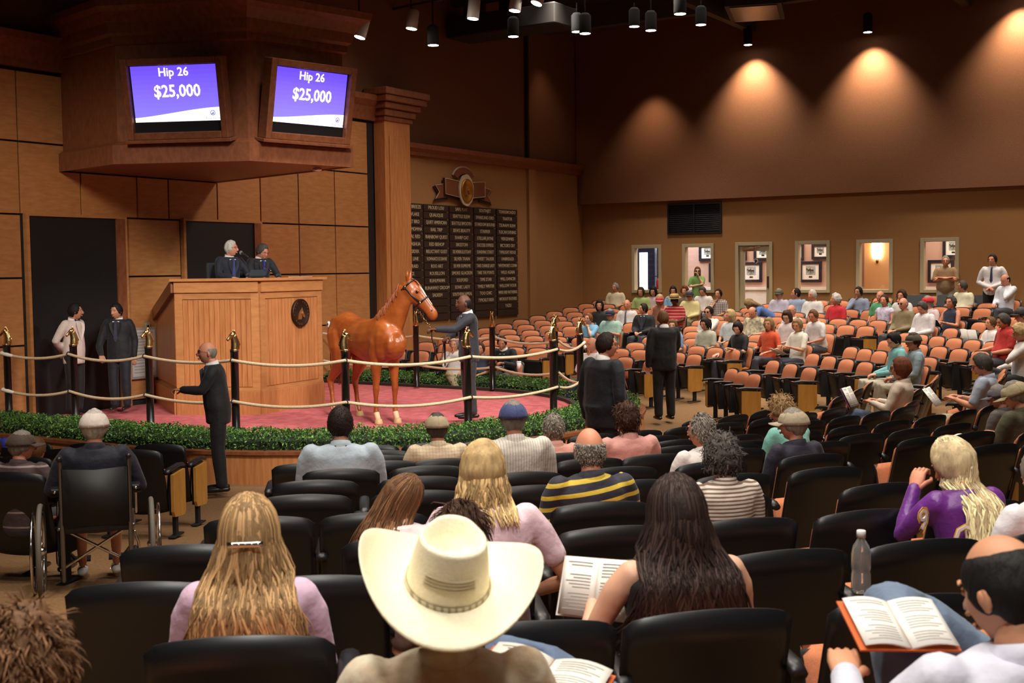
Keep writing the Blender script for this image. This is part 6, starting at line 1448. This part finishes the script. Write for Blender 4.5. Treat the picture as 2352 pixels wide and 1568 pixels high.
for k in (0, .15, .3, .45, .6, .75, .88, .96, 1.0): rs.append([crown_pt(2*PI*j/nb, k) for j in range(nb)])
for t in (.90, .75, .55, .35, .15, .01):   # crease in the top
    rs.append([V((crown_pt(2*PI*j/nb, 1).x*t, crown_pt(2*PI*j/nb, 1).y*t, .058+.112+.010*(t > .85)-.046*(1-t)**.7*(1+.5*math.cos(2*PI*j/nb))-.010*math.cos(2*PI*j/nb)*(1 if math.cos(2*PI*j/nb) < 0 else -.6)*t)) for j in range(nb)])
cg.rings(rs)
hm_ = co['hf'] @ Matrix.Translation((-.035, 0, -.012)) @ Matrix.Rotation(.13, 4, 'X') @ Matrix.Rotation(-.46, 4, 'Y') @ Matrix.Scale(1.14, 4)
q = G(); q.merge(hg, hm_); HT = q.build('cowboy_hat', STRAW, co['root']); q = G(); q.merge(cg, hm_); q.build('crown', STRAW, HT)
bg = G(); bg.rings([[crown_pt(2*PI*j/nb, k)*1.0+V((math.cos(2*PI*j/nb)*o, math.sin(2*PI*j/nb)*o, 0)) for j in range(nb)] for k, o in ((.02, .003), (.10, .004), (.10, .001))], cap=False)
q = G(); q.merge(bg, hm_); q.build('hat_band', mat('hat_cord', srgb(196,182,146), .7, kind='stripe', scale=60, axis=1, duty=.4, col2=srgb(150,134,100)), HT)
lc = G()
for k in (.40, .46, .52, .58): 
    pts = [crown_pt(PI-.7+1.4*j/24, k)*1.004+V((-.0015, 0, 0)) for j in range(25)]; lc.tube(pts, .0012, 4)
q = G(); q.merge(lc, hm_); q.build('open_weave_band', mat('weave_shadow', srgb(196,184,150), .8), HT)
e = bookat(co, 'open catalogue with rust cover edge on the cowboy hat man lap', cover=RUSTC, sc=.95); e.location = atd(1240, 1560, 2.75); e.rotation_euler = (.15, -.12, co['fa']-.5)
# bottom-left blurred head, left block folk
bl_ = person('brown-haired head at the bottom left corner, out of focus', 70, 1392, d=2.1, top=(110,90,80), skin_='fair', hair='curly', hc='ltbrown', lod=2, look=0, T=atd(40,1420,2.15))
person('man in brown cap and dark striped polo in the left block', 48, 991, d=8.3, top=(70,52,54), pat='darkstripe', skin_='ruddy', hair='short', hc='grey', cap=(76,60,52), lod=1, look=-50, fat=1.15, arms=('rest','rest'), wide=1.1)
person('person in red striped top at the left edge', -18, 1005, d=10.2, top=(206,36,30), pat='redstripe', skin_='ruddy', hair='short', hc='brown', lod=0)
person('person in blue top at the left edge, bending', -20, 950, d=11.2, top=(40,60,190), skin_='ruddy', hair='short', hc='brown', lod=0, wide=1.2)
person('person in cream shirt hidden by the brown cap', 82, 1005, d=10.0, top=(200,190,170), skin_='ruddy', hair='short', hc='ltbrown', lod=0, sc=.85)
person('man in white shirt cut off by the right edge', 2400, 1040, d=4.9, top=(228,226,232), skin_='ruddy', hair='short', hc='grey', lod=1, T=atd(2392,1030,4.9), wide=1.1, sleeve=.5)
tufts(ch_, 900, .035, 'darkgrey', curl=.8, lift=.5, seed=21); tufts(bl_, 2600, .06, 'ltbrown', curl=.3, seed=22, lift=.12, r=.0022); tufts(cf_, 600, .018, 'grey', 'bald', .0022, .2, 23, .2)
tufts(ce_, 500, .05, 'brown', curl=.5, seed=24); tufts(cd_, 500, .03, 'grey', curl=.25, seed=25, lift=.15); tufts(cg_, 500, .03, 'grey', 'receding', curl=.25, seed=26, lift=.15); tufts(ci_, 500, .045, 'dkblond', curl=.8, seed=27, lift=.5)
tufts(ck2, 900, .09, 'brown', 'woman', .003, .1, 29, .03); tufts(ca, 700, .010, 'dkbrown', 'short', .0016, .1, 30, .02)
# ---- wheelchair and its rider
wf = R(48); wz = fz(*atd(235, 1200, 8.6).xy)
WT = atd(216, 943, 8.15)
wc = person('elderly man in white cap and navy jacket sitting in the wheelchair', 216, 943, T=WT, face=50, look=-18, top=(24,26,44), skin_='ruddy', hair='short', hc='white', cap=(232,220,212), lod=1, sleeve=1.0, arms=('rest','rest'), fat=1.15, wide=1.08, seat=False, pants=(40,40,48), shorts=True, lean=.08)
WB_ = wc['base']; e = empty('wheelchair', (WB_.x, WB_.y, WB_.z), wc['fa'], label='black wheelchair with chrome-rimmed wheels parked in the left aisle', category='wheelchair')
for sd in (-1, 1):
    w1 = empty('rear_wheel', (-.14, sd*.345, .31), parent=e); TY = mat('grey_tyre', srgb(104,98,88), .7)
    G().torus((0, 0, 0), .295, .017, 48, 8, 'y').build('tyre', TY, w1); G().torus((0, sd*.0, 0), .275, .010, 40, 6, 'y').build('rim', CHROME, w1); G().torus((0, sd*.045, 0), .262, .009, 40, 6, 'y').build('hand_rim', CHROME, w1)
    g = G()
    for k in range(14): a = 2*PI*k/14; g.tube([(.02*math.cos(a+.5), 0, .02*math.sin(a+.5)), (.27*math.cos(a), 0, .27*math.sin(a))], .0018, 4, rounded=False)
    g.ball((0, 0, 0), (.03, .035, .03), 10); g.build('spokes', CHROME, w1)
    w2 = empty('caster', (.36, sd*.24, .10), parent=e); G().torus((0, 0, 0), .085, .016, 24, 8, 'y').build('tyre', BLACKM, w2); g = G().ball((0, 0, 0), (.02, .02, .02), 8)
    for k in range(6): a = PI*k/3; g.tube([(0, 0, 0), (.075*math.cos(a), 0, .075*math.sin(a))], .008, 5, rounded=False)
    g.build('hub', BLACK, w2); G().tube([(0, sd*.025, 0), (0, sd*.025, .12), (0, 0, .2)], .010, 6).build('fork', CHROME, w2)
    G().tube([(-.33, sd*.21, .93), (-.24, sd*.21, .93), (-.22, sd*.21, .86), (-.21, sd*.21, .50), (-.20, sd*.21, .12)], .014, 8).build('push_post', mat('steel_grey', (.2,.2,.2), .3, .9), e)
    G().tube([(-.36, sd*.21, .935), (-.25, sd*.21, .93)], .019, 8).build('grip', BLACK, e)
    G().tube([(-.21, sd*.23, .46), (.32, sd*.23, .46), (.40, sd*.22, .20), (.52, sd*.16, .10)], .013, 8).build('side_frame', mat('steel_grey', (.2,.2,.2), .3, .9), e)
    G().box((-.18, sd*.25-.03, .69), (.16, sd*.25+.03, .72)).build('armrest', BLACK, e, bevel=.01); G().tube([(-.20, sd*.25, .70), (-.16, sd*.25, .70), (.16, sd*.25, .70), (.18, sd*.25, .47)], .011, 6).build('arm_tube', CHROME, e)
    G().box((.47, sd*.13-.07, .085), (.62, sd*.13+.07, .10)).build('footrest', BLACK, e, bevel=.004)
G().add([(-.225, -.20, .48), (-.205, 0, .48), (-.225, .20, .48), (-.225, .20, .85), (-.205, 0, .835), (-.225, -.20, .85), (-.242, -.20, .48), (-.22, 0, .48), (-.242, .20, .48), (-.242, .20, .85), (-.22, 0, .835), (-.242, -.20, .85)],
        [(0,1,4,5), (1,2,3,4), (6,11,10,7), (7,10,9,8), (5,4,10,11), (4,3,9,10), (0,5,11,6), (2,8,9,3), (0,6,7,1), (1,7,8,2)]).build('back_sling', mat('black_nylon', (.012,.012,.013), .6), e)
G().box((-.20, -.22, .42), (.30, .22, .49)).build('seat_sling', mat('black_nylon', (.012,.012,.013), .6), e, bevel=.02)
g = G().tube([(-.05, -.23, .44), (-.05, .23, .16)], .011, 6); g.tube([(-.05, .23, .44), (-.05, -.23, .16)], .011, 6); g.build('cross_brace', CHROME, e)
p = terr(300, 1302, 0); e = empty('paper_sheet', (p.x, p.y, p.z+.004), .7, label='white sheet of paper lying on the floor by the wheelchair', category='paper'); G().box((-.10, -.14, 0), (.10, .14, .004)).build('sheet', PAPER, e, False); G().box((-.05, -.10, .004), (.0, .02, .005)).build('printed_text', PRINT, e, False)
# straw hat for the man in red
q = G(); m0 = rs_['hf'] @ Matrix.Rotation(.12, 4, 'Y')
q.lathe([(.185, .062), (.18, .058), (.11, .062), (.104, .06), (.108, .068), (.18, .066)], 28, mx=m0); H1 = q.build('straw_hat', mat('tan_straw', srgb(196,160,100), .8, bump=.5, bscale=200), rs_['root'])
q = G(); q.lathe([(.108, .062), (.104, .13), (.085, .155), (.03, .150), (.0, .148)], 28, mx=m0); q.build('crown', mat('tan_straw', srgb(196,160,100), .8), H1); q = G(); q.lathe([(.110, .066), (.109, .088)], 28, mx=m0); q.build('hat_band', BLACKM, H1)
# ---- control desk at right
p = onz(2255, 704, 1.62); dk = empty('control_desk', (27.35, 4.9, fz(27.3, 4.9)), PI, label='black control desk with monitors beside the man in cream polo', category='desk')
bz = 0
G().box((-.3, -2.6, .0), (.3, .75, .62)).build('cabinet', BLACKM, dk, bevel=.01); G().box((-.38, -2.65, .62), (.34, .8, .66)).build('desk_top', BLACK, dk, bevel=.006)
for k, y in enumerate((-1.9, -1.2, -.5)):
    G().add([(.05, y-.25, .66), (.05, y+.25, .66), (-.05, y+.25, .88), (-.05, y-.25, .88), (.09, y-.25, .66), (.09, y+.25, .66), (-.01, y+.25, .90), (-.01, y-.25, .90)], [(3,2,1,0), (4,5,6,7), (0,1,5,4), (1,2,6,5), (2,3,7,6), (3,0,4,7)]).build('monitor', BLACK, dk, bevel=.006)
G().box((.30, -.35, .40), (.33, .1, .60)).build('grey_box', mat('equipment_grey', (.08,.08,.085), .5), dk, False)
# ---- small things
p = ony(320, 840, 15.9); e = empty('notice_board', (p.x+.1, 15.93, 1.22), label='white framed notice sheet on the wall between the doors', category='notice'); G().box((-.28, -.03, -.42), (.28, 0, .42)).build('frame', mat('grey_frame', srgb(150,145,138), .5), e, bevel=.005); G().box((-.24, -.035, -.38), (.24, -.03, .38)).build('sheet', mat('notice_paper', srgb(190,186,178), .7), e, False)
g = G()
for k in range(14): g.box((-.2, -.038, .33-.05*k), (.2-.05*(k % 3), -.035, .345-.05*k))
g.build('printed_text', PRINT, e, False)
p = ony(343, 752, 15.9); e = empty('wall_socket', (p.x, 15.96, p.z), label='small grey wall outlet above the notice between the doors', category='outlet'); G().box((-.05, -.03, -.08), (.05, 0, .08)).build('plate', mat('grey_plastic', srgb(150,145,130), .5), e, bevel=.006); G().box((-.02, -.035, -.04), (.02, -.03, .04)).build('socket_face', BLACK, e, False)
p = terr(1978, 1226, .78); p = atd(1978, 1222, 4.05); e = empty('water_bottle', (p.x, p.y, p.z-.20), label='clear plastic water bottle with white cap behind a near seat back', category='bottle')
G().lathe([(.030, 0), (.032, .01), (.032, .06), (.029, .07), (.032, .08), (.032, .13), (.026, .155), (.012, .178), (.012, .185)], 20).build('bottle', mat('clear_plastic', (.9,.93,.95), .08, trans=.9), e); G().lathe([(.015, .183), (.015, .205), (.013, .207)], 20).build('cap', mat('white_cap', srgb(225,225,225), .5), e)
p = atd(1192, 842, 20.6); e = empty('paper_cup', (p.x, p.y, p.z-.03), label='white paper coffee cup by the leaning man behind the ring', category='cup'); G().lathe([(.028, 0), (.040, .10)], 16).build('cup', PAPER, e); G().lathe([(.042, .10), (.042, .115), (.036, .122)], 16).build('lid', PAPER, e)
e = bookat(sb, 'white folded paper in the right hand of the tall standing man', sc=.7); e.location = world(sb, sb['Wr'][-1]+V((.06, -.02, -.08))); e.rotation_euler = (.9, .3, 1.0)
snap_taken(); build_seats()
# seats under the audience: cushion down
OCC = list(CHAIRS_TAKEN)
for i, (o_, lab) in enumerate([(o, o['label']) for o in COL.objects if o.name.startswith('person') and o.parent is None]):
    pass
def occupied_seats():
    people = [o for o in list(COL.objects) if o.type == 'EMPTY' and o.parent is None and o.get('category') == 'person']
    for (x, y, fa, z, lb_) in CHAIRS_TAKEN:
        w_ = lb_.split(); s_ = ' '.join(w_[:11])
        while s_.split()[-1].strip(',') in ('in', 'of', 'with', 'and', 'the', 'at', 'by', 'a', 'on', 'to', 'his', 'below', 'behind', 'beside', 'holding', 'before'): s_ = ' '.join(s_.split()[:-1])
        a = fa
        seat_at(x, y, a, z, 'theatre seat taken by the '+s_.strip(','), False, True if False else False, False, False, grp='occupied theatre seats')
occupied_seats()
finish_fused()
for o, src in SHARE: o.data = src.data
finish_text()
print('SEATS', NSEAT, 'OBJ', len(bpy.data.objects), 'TRIS', sum(sum(len(p.vertices)-2 for p in m.polygons) for m in bpy.data.meshes))
